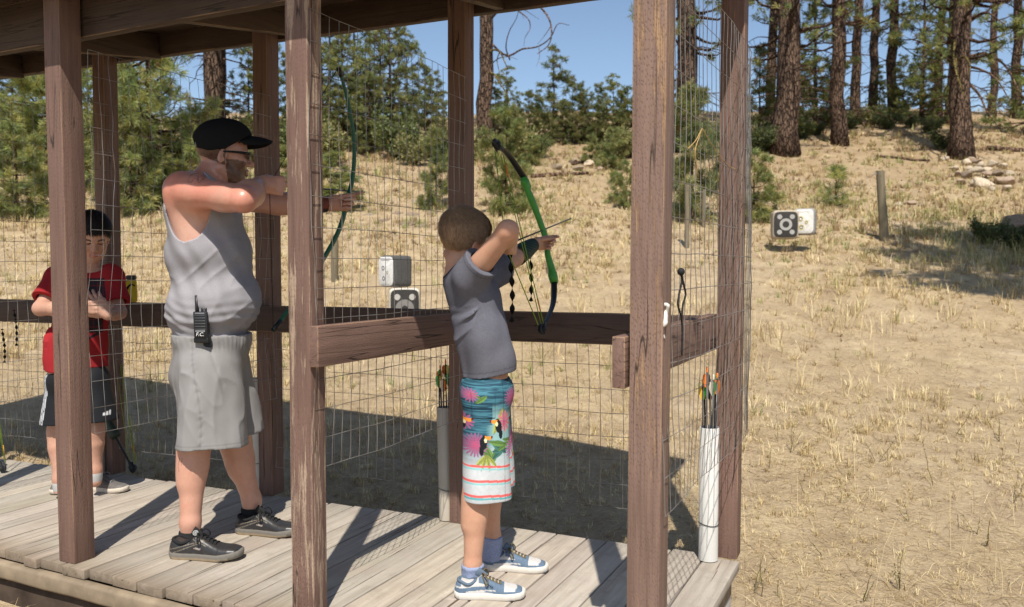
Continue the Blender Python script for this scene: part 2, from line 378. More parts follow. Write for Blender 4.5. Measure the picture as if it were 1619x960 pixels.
# deck boards
t = NT('weathered_deck'); v = t.coord((38, 2.2, 38), rand=False); g = t.noise(v, 1, 7, .65); big = t.noise(t.coord((1, 1, 1), rand=False), 3.2, 6, .7)
c = t.mix(t.ramp(g, [(.3, 0.), (.7, 1.)]), (.34, .295, .24), (.53, .47, .395))
c = t.mix(1., c, t.attr(), 'MULTIPLY')
bg2 = t.noise(t.coord((1, 1, 1), rand=False), 9, 7, .75); c = t.mix(t.ramp(bg2, [(.52, 0.), (.70, .55)]), c, (.27, .22, .175)); c = t.mix(t.ramp(big, [(.52, 0.), (.68, .75)]), c, (.35, .28, .23))
c = t.mix(t.ramp(big, [(.26, .7), (.38, 0.)]), c, (.64, .57, .48))
cr = t.noise(t.coord((60, 1.3, 60), rand=False), 1, 3, .5)
cm = t.ramp(cr, [(.30, 1.), (.335, 0.)]); c = t.mix(cm, c, (.12, .085, .06))
sp = t.voro(t.coord((1, .6, 1), rand=False), 55); c = t.mix(t.ramp(sp, [(.04, .8), (.08, 0.)]), c, (.11, .08, .06))
t.bump(t.math('SUBTRACT', g, cm), .5, .004)
M_DECK = t.fin(c, .85, .15)
b = MB(); x = .055; rs = random.Random(3)
while x > -5.1:
    wd = rs.choice([.14, .14, .138, .09]) if x < -.1 else .14
    xc = x-wd/2; yb = row_y(xc)-.02+rs.uniform(-.006, .012)+.0; yf = -.075+rs.uniform(-.014, .01)
    if x > -.05: yb = 1.135
    v = rs.uniform(.74, 1.0); tint = (v*rs.uniform(.98, 1.03), v, v*rs.uniform(.95, 1.02))
    V, F = box((xc, (yf+yb)/2, -.0195+rs.uniform(-.0015, .001)), (wd-rs.uniform(.004, .010), yb-yf, .039), .004, cuts=6, jit=.0018)
    V[:, 2] = np.minimum(V[:, 2], .0008)
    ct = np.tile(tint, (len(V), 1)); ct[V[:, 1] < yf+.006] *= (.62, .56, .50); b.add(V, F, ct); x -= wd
b.build('deck_planks', M_DECK, SH, loc=(-2.3, .5, 0), sharp=40)
M_RAW = plain('raw_rim_wood', (.25, .195, .135), .9, .1, var=.3, scale=9); M_TAR = plain('tarred_timber', (.07, .05, .038), .9, .1, var=.45, scale=7)
MB().add(*box((-2.53, -.083, -.075), (5.14, .045, .068), .012, cuts=30, jit=.003)).build('rim_board', M_RAW, SH, loc=(-2.5, -.08, -.07), sharp=50)
MB().add(*box((-2.53, -.052, -.185), (5.14, .05, .148), .008, cuts=30, jit=.004)).build('sill_timber', M_TAR, SH, loc=(-2.5, -.05, -.18), sharp=50)
MB().add(*box((.005, .55, -.09), (.04, 1.15, .1), .006, cuts=10, jit=.003)).build('rim_board', M_RAW, SH, loc=(0, .55, -.09), sharp=50)
MB().add(*box((-2.53, row_y(-2.53)-.08, -.11), (5.1, .05, .14), .006, AXR, cuts=10, jit=.003)).build('sill_timber', M_TAR, SH, loc=(-2.5, 1, -.11), sharp=50)
for x in (-4.2, -2.3, -.08): MB().add(*box((x, 1.08, -.2), (.2, .15, .16), .01, jit=.006)).build('concrete_footing', plain('footing_concrete', (.42, .4, .37), .9, .1), SH, loc=(x, 1.08, -.2))

# ------------------------------------------------------------------ welded wire panels
t = NT('galvanised_wire'); nz = t.noise(t.coord((1, 1, 1)), 9, 3)
M_WIRE = t.fin(t.mix(t.ramp(nz, [(.4, 0.), (.65, 1.)]), (.34, .32, .30), (.15, .115, .09)), .42, .5, .55)
def wire_panel(path, z0, z1, seed, bend=.007, r=.00122, dz=.1016, dx=.0508, ragged=None, top_sag=0.):
    """path: plan polyline; wires follow it from z0 to z1"""
    P = np.array(path, float); seg = np.linalg.norm(np.diff(P, axis=0), axis=1); S = np.concatenate([[0], np.cumsum(seg)]); L = S[-1]
    pos = lambda s: np.stack([np.interp(s, S, P[:, 0]), np.interp(s, S, P[:, 1])], -1)
    tn = nrm(np.append(P[-1]-P[0], 0)); nn = np.array([-tn[1], tn[0], 0]); b = MB()
    def warp(s, z):
        q = np.zeros((len(s), 3)); q[:, :2] = pos(s); q[:, 2] = z
        ph = np.stack([s*2.2, z*2.2, 0*s+seed*3.3], -1); fine = np.stack([s*9, z*9, 0*s+seed], -1)
        off = vnoise(ph, seed)*bend*2.6+vnoise(fine, seed+1)*bend*.5
        along = vnoise(ph*1.7, seed+2)*bend*1.5+vnoise(fine, seed+3)*bend*.45
        q += nn*off[:, None]+tn*along[:, None]; q[:, 2] += vnoise(fine*.6, seed+4)*bend*.5 - top_sag*np.sin(np.pi*np.clip(s/L, 0, 1))
        return q
    nz_ = int(round((z1-z0)/dz)); zs = z1-np.arange(nz_+1)*dz; ss = np.arange(0, L+1e-6, dx)
    for k, z in enumerate(zs):
        s0, s1 = 0., L
        if ragged: s0, s1 = ragged(k/max(1, nz_), L)
        s = np.linspace(s0, s1, max(4, int((s1-s0)/.025))); b.add(*tube(warp(s, 0*s+z), r, 4, caps=False))
    for s in ss:
        lo = z0
        if ragged:
            ok = [z for k, z in enumerate(zs) if ragged(k/max(1, nz_), L)[0]-1e-6 <= s <= ragged(k/max(1, nz_), L)[1]+1e-6]
            if len(ok) < 2: continue
            lo, hi = min(ok), max(ok)
        else: lo, hi = zs[-1], zs[0]
        zz = np.linspace(lo, hi, max(3, int((hi-lo)/.03))); b.add(*tube(warp(0*zz+s, zz), r, 4, caps=False))
    return b
def panel(path, z0, z1, seed, **kw):
    wire_panel(path, z0, z1, seed, **kw).build('wire_panel', M_WIRE, SH, loc=(path[0][0], path[0][1], z0))
panel([(-2.300, .03), (-2.285, .5), (-2.27, 1.05)], .51, 2.034, 1, bend=.012)
panel([(-1.128, -.03), (-1.128, .5), (-1.145, 1.05)], .545, 2.02, 2)
panel([(-3.48, -.02), (-3.46, .5), (-3.39, 1.0)], .5, 2.02, 3)
panel([(.056, -.03), (.068, .35), (.083, .75), (.080, 1.05), (.066, 1.2), (.032, 1.35), (-.006, 1.5)], .505, 2.03, 4)
yb = .052
panel([(-3.37, row_y(-3.37, yb-.07)), (-2.37, row_y(-2.37, yb-.07))], .1, .86, 5, bend=.009)
panel([(-2.27, row_y(-2.27, yb-.07)), (-1.25, row_y(-1.25, yb-.07))], .1, .86, 6, bend=.009)
panel([(-1.15, row_y(-1.15, yb-.07)), (-.24, row_y(-.24, yb-.07))], .1, .86, 7, bend=.009, ragged=lambda f, L: (0, L if f < .9 else L))
panel([(-4.52, row_y(-4.52, yb-.07)), (-3.49, row_y(-3.49, yb-.07))], .1, .86, 8, bend=.009)
# ================================================================== vegetation
t = NT('pine_bark'); v = t.coord((9, 9, 2.2)); vo = t.n('TexVoronoi', feature='DISTANCE_TO_EDGE'); vo.inputs['Scale'].default_value = 1.6
wv = t.noise(t.coord((3, 3, 2)), 2, 3, out=1); ad = t.n('VectorMath', operation='ADD'); t.link(v, ad.inputs[0]); t.link(wv, ad.inputs[1]); t.link(ad.outputs[0], vo.inputs['Vector'])
fis = t.ramp(vo.outputs[0], [(.02, 0.), (.16, 1.)]); nz = t.noise(t.coord((20, 20, 8)), 1, 6, .7)
c = t.mix(t.ramp(nz, [(.3, 0.), (.7, 1.)]), (.10, .066, .048), (.225, .145, .10))
c = t.mix(fis, (.035, .023, .018), c); c = t.mix(1., c, t.attr(), 'MULTIPLY')
t.bump(t.math('ADD', fis, t.math('MULTIPLY', nz, .4)), 1., .05); M_BARK = t.fin(c, .92, .1)
def leafmat(name, tr=.48):
    t = NT(name); nz = t.noise(t.coord((1, 1, 1)), 1.6, 3)
    c = t.mix(1., t.attr(), t.ramp(nz, [(.3, .8), (.7, 1.2)]), 'MULTIPLY')
    t.fin(c, .5, .25); tl = t.n('BsdfTranslucent'); ms = t.n('MixShader'); ms.inputs[0].default_value = tr
    t.link(t.mix(1., c, (1.0, 1.0, .55), 'MULTIPLY'), tl.inputs[0]); t.link(t.b.outputs[0], ms.inputs[1]); t.link(tl.outputs[0], ms.inputs[2]); t.link(ms.outputs[0], t.out.inputs[0])
    return t.m
M_NEEDLE = leafmat('pine_needles'); M_LEAF = leafmat('shrub_leaves', .35)
def tufts(C, A, K, ln, wd, col, r, spread=.8):
    """needle bundles at C along A: K thin triangles each"""
    n = len(C); C = np.repeat(C, K, 0); A = np.repeat(A, K, 0)
    D = A*.75+r.normal(size=(n*K, 3))*spread*.62; D /= np.linalg.norm(D, axis=1)[:, None]
    S = np.cross(D, r.normal(size=(n*K, 3))); S /= np.linalg.norm(S, axis=1)[:, None]
    L = (ln*r.uniform(.65, 1.1, n*K))[:, None]; C = C-A*(r.uniform(0, .5, n*K)*ln)[:, None]
    mid = C+D*L*.5
    V = np.stack([C, mid+S*wd/2, C+D*L-np.array([0, 0, 1])*L*.10, mid-S*wd/2], 1).reshape(-1, 3)
    F = np.arange(n*K*4).reshape(-1, 4)
    cc = np.repeat(np.repeat(col, K, 0), 4, 0)*np.repeat(r.uniform(.8, 1.2, n*K), 4)[:, None]
    return V, [F], cc
GREENS = np.array([(.25, .285, .115), (.31, .325, .14), (.18, .23, .10), (.38, .35, .15)])
def pine(seed, H, r0, lo, rad, ntuft, ln, wd, K=12, greens=GREENS, shape=1., dead=0, brown=.05, whorl=.42, bright=1., lean=0.):
    r = np.random.default_rng(seed); tr = MB(); cr = MB()
    n = 22; h = np.linspace(0, 1, n); cl = np.stack([.06*H*lean*h+np.cumsum(r.normal(0, .0022*H, n)), np.cumsum(r.normal(0, .0022*H, n)), h*H-.25], 1); cl[0, :2] = 0; cl[1, :2] = 0
    rr = r0*((1-h)**.8*.94+.05)*(1+.42*np.exp(-h*H/.35))
    V, F = tube(cl, rr, 14); ctr = np.repeat(cl, 14, 0); V = ctr+(V-ctr)*(1+.13*vnoise(V*np.array([7, 7, 2.2])/max(.3, r0*3), seed))[:, None]
    tr.add(V, F, (1, 1, 1))
    at_h = lambda q: np.array([np.interp(q, h, cl[:, k]) for k in range(3)])
    hs = []; z = lo
    while z < .985: hs.append(z); z += whorl/H*r.uniform(.7, 1.3)
    TC, TA, wts = [], [], []
    for z in hs:
        q = (z-lo)/(1-lo); Lb = rad*((1-q)**.75*shape+(1-shape)*math.sin(math.pi*min(1, q*.9+.1)))*1.0+.12*rad
        for k in range(r.integers(3, 6)):
            a = r.uniform(0, 2*np.pi); L = Lb*r.uniform(.55, 1.15); p0 = at_h(z)
            el = r.uniform(-.25, .35)+.35*q; s = np.linspace(0, 1, 7)
            P = p0+np.stack([np.cos(a)*s*L*math.cos(el), np.sin(a)*s*L*math.cos(el), s*L*math.sin(el)-.22*L*s*(1-s)*2+.16*L*s**2], 1)
            P[1:, :] += r.normal(0, .03*L, (6, 3))*s[1:, None]
            tr.add(*tube(P, np.interp(s, [0, 1], [max(.006, .018*L+r0*.09), .004]), 5), (.75, .7, .66))
            m = max(3, int(ntuft*L/(rad*len(hs)*4)*1.6)); ncl = max(2, int(m/7)); sc_ = r.uniform(.30 if L > .6 else .1, 1.0, ncl); sc_[0] = 1.
            Cc = np.stack([np.interp(sc_, s, P[:, j]) for j in range(3)], 1); sidev = nrm(np.cross(P[-1]-P[0], [0, 0, 1.])); Cc += sidev*(r.normal(0, .24, ncl)*L*(1.15-sc_))[:, None]; Cc[:, 2] += r.uniform(-.02, .14, ncl)*L
            for q_ in range(1, ncl):
                if L > .7 and q_ % 2: tr.add(*tube(np.array([P[min(6, int(sc_[q_]*5))], Cc[q_]]), [.007, .003], 3), (.75, .7, .66))
            ci = r.integers(0, ncl, m); B = Cc[ci]+r.normal(0, min(.10, .045+.05*L), (m, 3))*np.array([1, 1, .7]); dirn = nrm(P[-1]-P[2])
            A = dirn*.5+(B-Cc[ci])*9+r.normal(0, .35, (m, 3))+np.array([0, 0, .35]); A /= np.linalg.norm(A, axis=1)[:, None]; TC.append(B); TA.append(A)
    for k in range(dead):            # bare curved limbs under the crown
        z = r.uniform(.06, max(.1, lo)); a = r.uniform(0, 2*np.pi); L = rad*r.uniform(.3, .8); s = np.linspace(0, 1, 9); p0 = at_h(z)
        P = p0+np.stack([np.cos(a)*s*L, np.sin(a)*s*L, .15*L*s-.45*L*s**2.2], 1)+r.normal(0, .025*L, (9, 3))*s[:, None]
        tr.add(*tube(P, np.linspace(.028, .005, 9), 5), (.9, .85, .8))
        for e in range(4):
            i = r.integers(3, 8); d = r.normal(0, 1, 3); d[2] = -abs(d[2])*.6; Q = P[i]+np.linspace(0, 1, 4)[:, None]*nrm(d)*L*.28
            tr.add(*tube(Q, [.009, .007, .005, .003], 4), (.9, .85, .8))
    TC = np.concatenate(TC); TA = np.concatenate(TA); cc = greens[r.integers(0, len(greens), len(TC))]*r.uniform(.75, 1.25, (len(TC), 1))*bright
    bm = r.random(len(TC)) < brown; cc[bm] = np.array([.20, .115, .045])*r.uniform(.7, 1.3, (bm.sum(), 1))
    cr.add(*tufts(TC, TA, K, ln, wd, cc, r)); return tr, cr
def build_tree(name, tr, cr, loc, label, cat, group=None):
    T = thing(name, (0, 0, 0), label, cat, group)
    tr.build('trunk', M_BARK, T); cr.build('crown', M_NEEDLE, T, smooth=False); T.location = tuple(loc); return T
PROTO = {}
def plant_tree(key, name, P, label, cat, group, sc=1., rz=0., sz=None, first=None):
    """first use of a kind builds it, later uses copy it with its trunk and crown"""
    if key not in PROTO:
        T = build_tree(name, *first(), (0, 0, 0), label, cat, group); PROTO[key] = T
    else: T = copy_tree(PROTO[key]); T['label'] = label; T['category'] = cat; T['group'] = group
    T.location = tuple(P); T.rotation_euler = (0, 0, rz); T.scale = (sc, sc, sz or sc); return T
rt = random.Random(11)
KIND = {
 'tall_a': (22., lambda: pine(101, 22, .40, .16, 3.2, 1000, .26, .030, 12, shape=.3, dead=16, brown=.07, whorl=.8)),
 'tall_b': (20., lambda: pine(102, 20, .27, .19, 2.8, 800, .26, .030, 12, shape=.3, dead=14, brown=.09, whorl=.8)),
 'tall_c': (18., lambda: pine(103, 18, .22, .24, 2.0, 480, .26, .030, 12, shape=.35, dead=16, brown=.12, whorl=.75)),
 'airy_a': (9., lambda: pine(104, 9, .13, .10, 1.9, 1000, .26, .034, 13, shape=.5, dead=5, brown=.06)),
 'airy_b': (8., lambda: pine(105, 8, .11, .08, 1.7, 900, .26, .034, 13, shape=.6, dead=4, brown=.04)),
 'slim_a': (5., lambda: pine(106, 5, .065, .10, .95, 620, .22, .028, 12, shape=.8, whorl=.4, greens=GREENS*.72)),
 'slim_b': (4.5, lambda: pine(107, 4.5, .055, .14, .8, 460, .22, .028, 12, shape=.7, whorl=.45, greens=GREENS*.72)),
 'slim_c': (4., lambda: pine(108, 4, .05, .05, 1.0, 620, .22, .028, 12, shape=.9, whorl=.36, greens=GREENS*.725)),
 'bushy_a': (3.2, lambda: pine(109, 3.2, .05, .03, .95, 800, .20, .015, 22, shape=.7, whorl=.3, bright=1.0, brown=.02)),
 'bushy_b': (2.6, lambda: pine(110, 2.6, .04, .04, .80, 560, .20, .015, 22, shape=.7, whorl=.28, bright=1.05, brown=.02)),
 'near_a': (6.5, lambda: pine(112, 6.5, .09, .03, 1.75, 2600, .21, .016, 18, shape=.45, whorl=.32, bright=1.3, brown=.03, dead=4)),
 'shade_a': (12., lambda: pine(113, 12, .17, .40, 2.2, 2200, .26, .034, 13, shape=.4, dead=3, brown=.05)),
 'seedling': (1.1, lambda: pine(111, 1.1, .016, .25, .32, 60, .17, .010, 22, shape=.8, whorl=.22, bright=1.2, brown=.0)),
}
def tree_px(kind, px, py, top=None, H=None, label='', cat='pine tree', name='pine_tree', group=None, wide=1., d=None):
    if d is None: P, d = gnd(px, py)
    else:
        v = ray(px, 400); P = CAM+v*d; P[2] = ground_z(P[0], P[1])
    H0, mk = KIND[kind]
    if H is None: H = (np.dot(at(px, top, d), [0, 0, 1])-P[2])
    s = H/H0
    return plant_tree(kind, name, P, label, cat, group, s*wide, rt.uniform(0, 6.28), s, mk)
# --- the big trunks on the right
BIG = 'tall pines standing along the crest'
tree_px('tall_a', 1240, 243, H=22, label='thick dark trunked pine just right of the corner post', name='tall_pine_tree')
tree_px('tall_b', 1327, 228, H=19, label='leaning light barked pine between the thick pine and the thin trunks', name='tall_pine_tree')
tree_px('tall_a', 1519, 248, H=21, wide=.84, label='big pine with bare hooked limbs behind the rock pile', name='tall_pine_tree')
for px, py, H, lb in ((1219, 206, 17, 'slim pine half hidden behind the thick dark trunk'), (1352, 196, 17, 'thin straight pine next to the leaning light barked pine'),
                      (1379, 192, 16, 'thin pine in the middle of the sunny gap on the crest'), (1411, 190, 18, 'thin pine at the right end of the sunny gap'),
                      (1482, 193, 16, 'dark thin pine left of the big hooked limb pine'), (1502, 198, 18, 'dark pine touching the big hooked limb pine'),
                      (1568, 186, 15, 'pine right of the big hooked limb pine, on the grassy crest'), (1607, 186, 18, 'pine at the right edge of the grassy crest')):
    tree_px('tall_c', px, py, H=H, label=lb, name='tall_pine_tree', group=BIG, wide=.95)
tree_px('airy_a', 1290, 205, H=6.5, label='feathery pine between the thick dark trunk and the leaning pine', name='pine_tree', group=BIG)
tree_px('airy_b', 1455, 195, H=7, label='feathery dark pine left of the paired dark trunks', name='pine_tree', group=BIG)
tree_px('airy_a', 1625, 215, H=8, label='leafy pine cut off by the right border of the view', name='pine_tree', group=BIG)
for px, py, H, k, lb in ((1262, 215, 3.2, 'slim_c', 'low dark pine at the foot of the thick trunk'), (1200, 222, 3.6, 'slim_a', 'dark young pine beside the corner post'), (1310, 200, 2.4, 'slim_c', 'low dark pine behind the leaning trunk'),
                      (1390, 192, 2.2, 'slim_b', 'low pine under the thin trunks of the gap'), (1428, 193, 2.6, 'slim_c', 'low pine at the right of the thin trunks'), (1475, 198, 3.0, 'slim_a', 'dark young pine in front of the paired dark trunks')):
    tree_px(k, px, py, H=H, label=lb, name='young_pine', group='young pines among the big trunks')
# --- behind the posts and the wire
tree_px('tall_a', 1087, 222, H=21, label='dark trunked pine seen through the end wire panel', name='tall_pine_tree')
tree_px('tall_b', 329, 268, H=20, label='red barked pine right above the black cap', name='tall_pine_tree')
tree_px('tall_c', 350, 250, H=18, label='darker pine touching the red barked one', name='tall_pine_tree')
MID = 'airy pines behind the middle wire panel'
for px, py, top, k, lb in ((600, 228, 20, 'airy_a', 'airy pine with a dark stem left of the sky gap'), (642, 232, 40, 'airy_b', 'airy pine with a thick dark top beside the sky gap'), (560, 225, -30, 'airy_b', 'airy pine behind the upper end of the long green bow'),
                       (520, 226, -10, 'airy_a', 'airy pine near the middle front post'), (690, 226, 110, 'slim_b', 'young pine left of the third back post'), (672, 232, 90, 'slim_a', 'young pine standing in the sky gap of the wire panel'),
                       (575, 240, 120, 'slim_c', 'low pine left of the thick dark pine top'), (625, 238, 130, 'slim_b', 'low pine under the thick dark pine top'), (655, 240, 150, 'slim_c', 'low pine in front of the sky gap'), (545, 236, 40, 'airy_a', 'airy pine between the long green bow and the middle front post'), (585, 244, 90, 'airy_b', 'bushy topped airy pine right of the long green bow'), (620, 240, -10, 'airy_a', 'tall airy pine between the long bow and the sky gap'), (510, 244, 60, 'airy_b', 'airy pine touching the middle front post'), (700, 244, 140, 'airy_b', 'airy low pine against the third back post')):
    tree_px(k, px, py, top=top, label=lb, group=MID, name='airy_pine' if 'airy' in k else 'young_pine')
LEFT = 'pines behind the left wire panels'
for px, py, top, k, lb in ((20, 240, 60, 'airy_a', 'airy pine at the far left behind the wire'), (60, 238, 100, 'airy_b', 'airy pine beside the left front post'), (105, 236, 110, 'slim_a', 'young pine behind the left front post'),
                       (-30, 240, 40, 'airy_b', 'airy pine cut off by the left border of the view'), (140, 238, 100, 'airy_a', 'airy pine between the left front post and the first back post'), (395, 236, 60, 'airy_a', 'airy pine right of the paired trunks'),
                       (425, 238, 30, 'airy_b', 'airy pine behind the second back post'), (470, 238, 60, 'airy_a', 'airy pine hidden mostly by the middle front post'), (215, 240, 40, 'airy_b', 'airy pine behind the bushy pine left of the cap'), (185, 236, 20, 'airy_a', 'airy pine right behind the first back post'), (0, 236, 90, 'airy_a', 'airy pine with its top in the sky at the far left')):
    tree_px(k, px, py, top=top, label=lb, group=LEFT, name='airy_pine' if 'airy' in k else 'young_pine')
tree_px('near_a', 236, 322, H=6.2, wide=.9, label='big bright bushy young pine left of the man in the cap', name='bushy_pine')
tree_px('bushy_b', 205, 335, top=150, label='smaller bushy pine beside the first back post', name='bushy_pine')
tree_px('bushy_b', 292, 318, top=215, wide=1.2, label='low bushy pine close behind the black cap', name='bushy_pine')
tree_px('near_a', 85, 305, H=5.2, label='dark bushy pine behind the left front post', name='bushy_pine')
tree_px('bushy_b', 25, 345, top=170, wide=1.1, label='bushy pine at the far left behind the wire', name='bushy_pine')
# the ridge of young pines in the middle
RIDGE = 'young pines along the ridge between the third back post and the right front post'
lbs = {790: 'first ridge pine right of the third back post', 905: 'ridge pine with the tallest thin tip', 875: 'ridge pine just left of the tallest one', 968: 'broad topped ridge pine left of the right front post'}
for px, py, top, k in ((783, 224, 130, 'slim_a'), (800, 222, 100, 'airy_b'), (818, 226, 150, 'slim_b'), (836, 228, 135, 'slim_a'), (852, 224, 140, 'slim_b'), (862, 230, 165, 'slim_c'), (875, 226, 70, 'slim_b'), (890, 230, 150, 'slim_a'), (905, 228, 118, 'slim_b'),
                    (918, 226, 130, 'slim_c'), (930, 228, 150, 'slim_a'), (944, 224, 130, 'slim_c'), (955, 230, 160, 'slim_a'), (968, 226, 112, 'airy_b'), (980, 228, 140, 'slim_c'), (992, 226, 130, 'slim_a'), (1012, 226, 110, 'slim_a'), (1030, 226, 90, 'airy_a'), (1060, 224, 120, 'slim_c')):
    tree_px(k, px, py, top=top, label=lbs.get(px, 'dark young pine in the row along the ridge, left of the right front post'), group=RIDGE, name='young_pine', wide=1.15)
GR = 'bright small pines at the foot of the ridge'
for px, py, top, k, wd, lb in ((1094, 345, 118, 'bushy_a', .95, 'bright bushy pine filling the end wire panel'), (1190, 348, 215, 'bushy_b', 1., 'bright little pine right of the corner post'), (968, 270, 190, 'bushy_b', .9, 'bright little pine left of the right front post'),
                           (800, 335, 150, 'bushy_a', .9, 'bright bushy pine right of the third back post'), (840, 262, 205, 'bushy_b', 1., 'small bright pine above the black bow limb'), (525, 330, 225, 'bushy_b', 1.4, 'bright low pine behind the lower part of the long green bow'),
                           (690, 330, 190, 'bushy_a', .8, 'bushy pine left of the third back post'), (475, 320, 200, 'bushy_b', 1.1, 'bushy pine hidden by the middle front post'), (935, 262, 205, 'bushy_b', .9, 'small pale pine in the middle of the ridge foot'), (990, 330, 240, 'bushy_b', .7, 'thin little pine touching the right front post')):
    tree_px(k, px, py, top=top, label=lb, group=GR, name='bushy_pine', wide=wd)
tree_px('seedling', 1322, 326, top=250, label='tiny pine seedling on the slope above the hanging targets', name='pine_seedling', wide=1.3)
tree_px('seedling', 972, 322, top=262, label='tiny pine seedling left of the right front post', name='pine_seedling')
# a pine outside the right border whose shadow lies on the range
for u, d, H, k in ((8.0, 7.6, 12.5, 'shade_a'), (9.6, 8.4, 12.0, 'shade_a')):
    P = CAM+RT*u+FH*d; P[2] = ground_z(P[0], P[1])
    plant_tree(k, 'airy_pine', P, 'pine outside the right border that shades the dry grass', 'pine tree', 'pines shading the right border', H/KIND[k][0]*1.1, 1.+u, H/KIND[k][0], KIND[k][1])
# dead lichen-hung limbs on the pine behind the third back post
P0, d0 = gnd(766, 232); H0 = 17
tr, cr = pine(140, 17, .26, .42, 2.2, 900, .24, .03, 12, dead=3, brown=.05); b = P0
def limb(pts, r0, r1, dz=0., col=(1, 1, 1)):
    Q = spline([at(x, y, d0+dz*k/(len(pts)-1))-b for k, (x, y) in enumerate(pts)], 22); tr.add(*tube(Q, np.linspace(r0, r1, 22), 5), col)
LICH = (1.5, 1.75, .9); GREY = (1.25, 1.2, 1.15)
limb([(768, 40), (795, 10), (830, -5), (862, 20), (872, 45), (868, 70), (850, 85)], .05, .012, -2, GREY)
limb([(768, 60), (800, 88), (825, 78), (850, 74), (870, 60), (882, 38), (900, 40)], .04, .008, -1.5, GREY)
limb([(820, 18), (835, 30), (838, 45), (830, 60), (828, 75)], .022, .005, -1, GREY); limb([(806, 95), (800, 75), (805, 50), (818, 25), (820, -5)], .025, .006, -1, GREY)
limb([(852, 75), (853, 90), (848, 105)], .012, .004, -1, GREY); limb([(872, 40), (862, 55), (850, 70)], .016, .004, -1, GREY)
limb([(768, 95), (778, 80), (790, 82), (797, 96), (803, 110)], .045, .012, -1, LICH); limb([(768, 115), (782, 118), (790, 132), (802, 150), (808, 178)], .045, .01, -2, LICH)
limb([(790, 82), (786, 95), (789, 112), (792, 128)], .022, .006, -1, LICH); limb([(778, 100), (790, 92), (805, 90), (818, 94)], .02, .005, -1, LICH)
T = build_tree('tall_pine_tree', tr, cr, b, 'pine with pale curling dead limbs right of the third back post', 'pine tree')
bt, d0 = gnd(1519, 250); b = np.zeros(3); tr = MB()
for pts in ([(1530, 90), (1560, 85), (1590, 105), (1615, 150), (1640, 175)], [(1528, 105), (1550, 110), (1575, 125), (1600, 165)], [(1512, 80), (1512, 110), (1520, 140), (1528, 158)], [(1512, 100), (1525, 90), (1534, 105), (1530, 120)], [(1510, 60), (1508, 95), (1516, 130)], [(1530, 130), (1548, 150), (1560, 175), (1582, 205)], [(1536, 30), (1560, 20), (1590, 40)]):
    limb(pts, .05, .012, -1.5, LICH if pts[0][0] < 1520 else GREY)
tr.build('dead_limb', M_BARK, [o for o in bpy.data.objects if o.get('label', '').startswith('big pine with bare hooked')][0], loc=bt)
# ------------------------------------------------------------------ shrubs
def shrub(seed, H, rad, n, leaf, cols, upright=.5):
    r = np.random.default_rng(seed); st = MB(); lf = MB(); C = []
    for k in range(14):
        a = r.uniform(0, 6.28); L = r.uniform(.5, 1.); P = np.linspace(0, 1, 6)[:, None]*np.array([math.cos(a)*rad*L*.8, math.sin(a)*rad*L*.8, H*r.uniform(.6, 1.)])+r.normal(0, .03*H, (6, 3)); P[0] = 0; P[0, 2] = -.05
        st.add(*tube(P, np.linspace(.012, .003, 6)*H, 4), (.8, .8, .75)); m = n//14; s = r.uniform(.25, 1.05, m)
        C.append(np.stack([np.interp(s, np.linspace(0, 1, 6), P[:, j]) for j in range(3)], 1)+r.normal(0, .13*rad, (m, 3)))
    C = np.concatenate(C); C[:, 2] = np.abs(C[:, 2]); A = r.normal(0, 1, C.shape); A[:, 2] += upright; A /= np.linalg.norm(A, axis=1)[:, None]
    lf.add(*tufts(C, A, 5, leaf, leaf*.42, np.array(cols)[r.integers(0, len(cols), len(C))]*r.uniform(.7, 1.3, (len(C), 1)), r, 1.1)); return st, lf
SHR = {}
def put_shrub(key, px, py, s, label, group, args):
    P, d = gnd(px, py)
    if key not in SHR:
        T = thing('shrub', (0, 0, 0), label, 'shrub', group); st, lf = shrub(*args); st.build('stem', M_BARK, T); lf.build('foliage', M_LEAF, T, smooth=False); SHR[key] = T
    else: T = copy_tree(SHR[key]); T['label'] = label; T['group'] = group
    s *= .55*rt.uniform(.7, 1.25); T.location = tuple(P); T.scale = (s, s, s*rt.uniform(.8, 1.15)); T.rotation_euler = (0, 0, rt.uniform(0, 6.28)); return T
GRN = [(.17, .20, .08), (.22, .245, .10), (.13, .16, .065)]; YEL = [(.30, .29, .12), (.22, .24, .10), (.35, .31, .14)]; DRK = [(.085, .105, .048), (.125, .145, .06)]
A1 = (201, 1.5, 1.0, 900, .13, GRN); A2 = (202, 1.3, 1.1, 800, .12, YEL); A3 = (203, 1.1, 1.0, 800, .12, DRK)
BR = 'shrubs along the foot of the ridge'
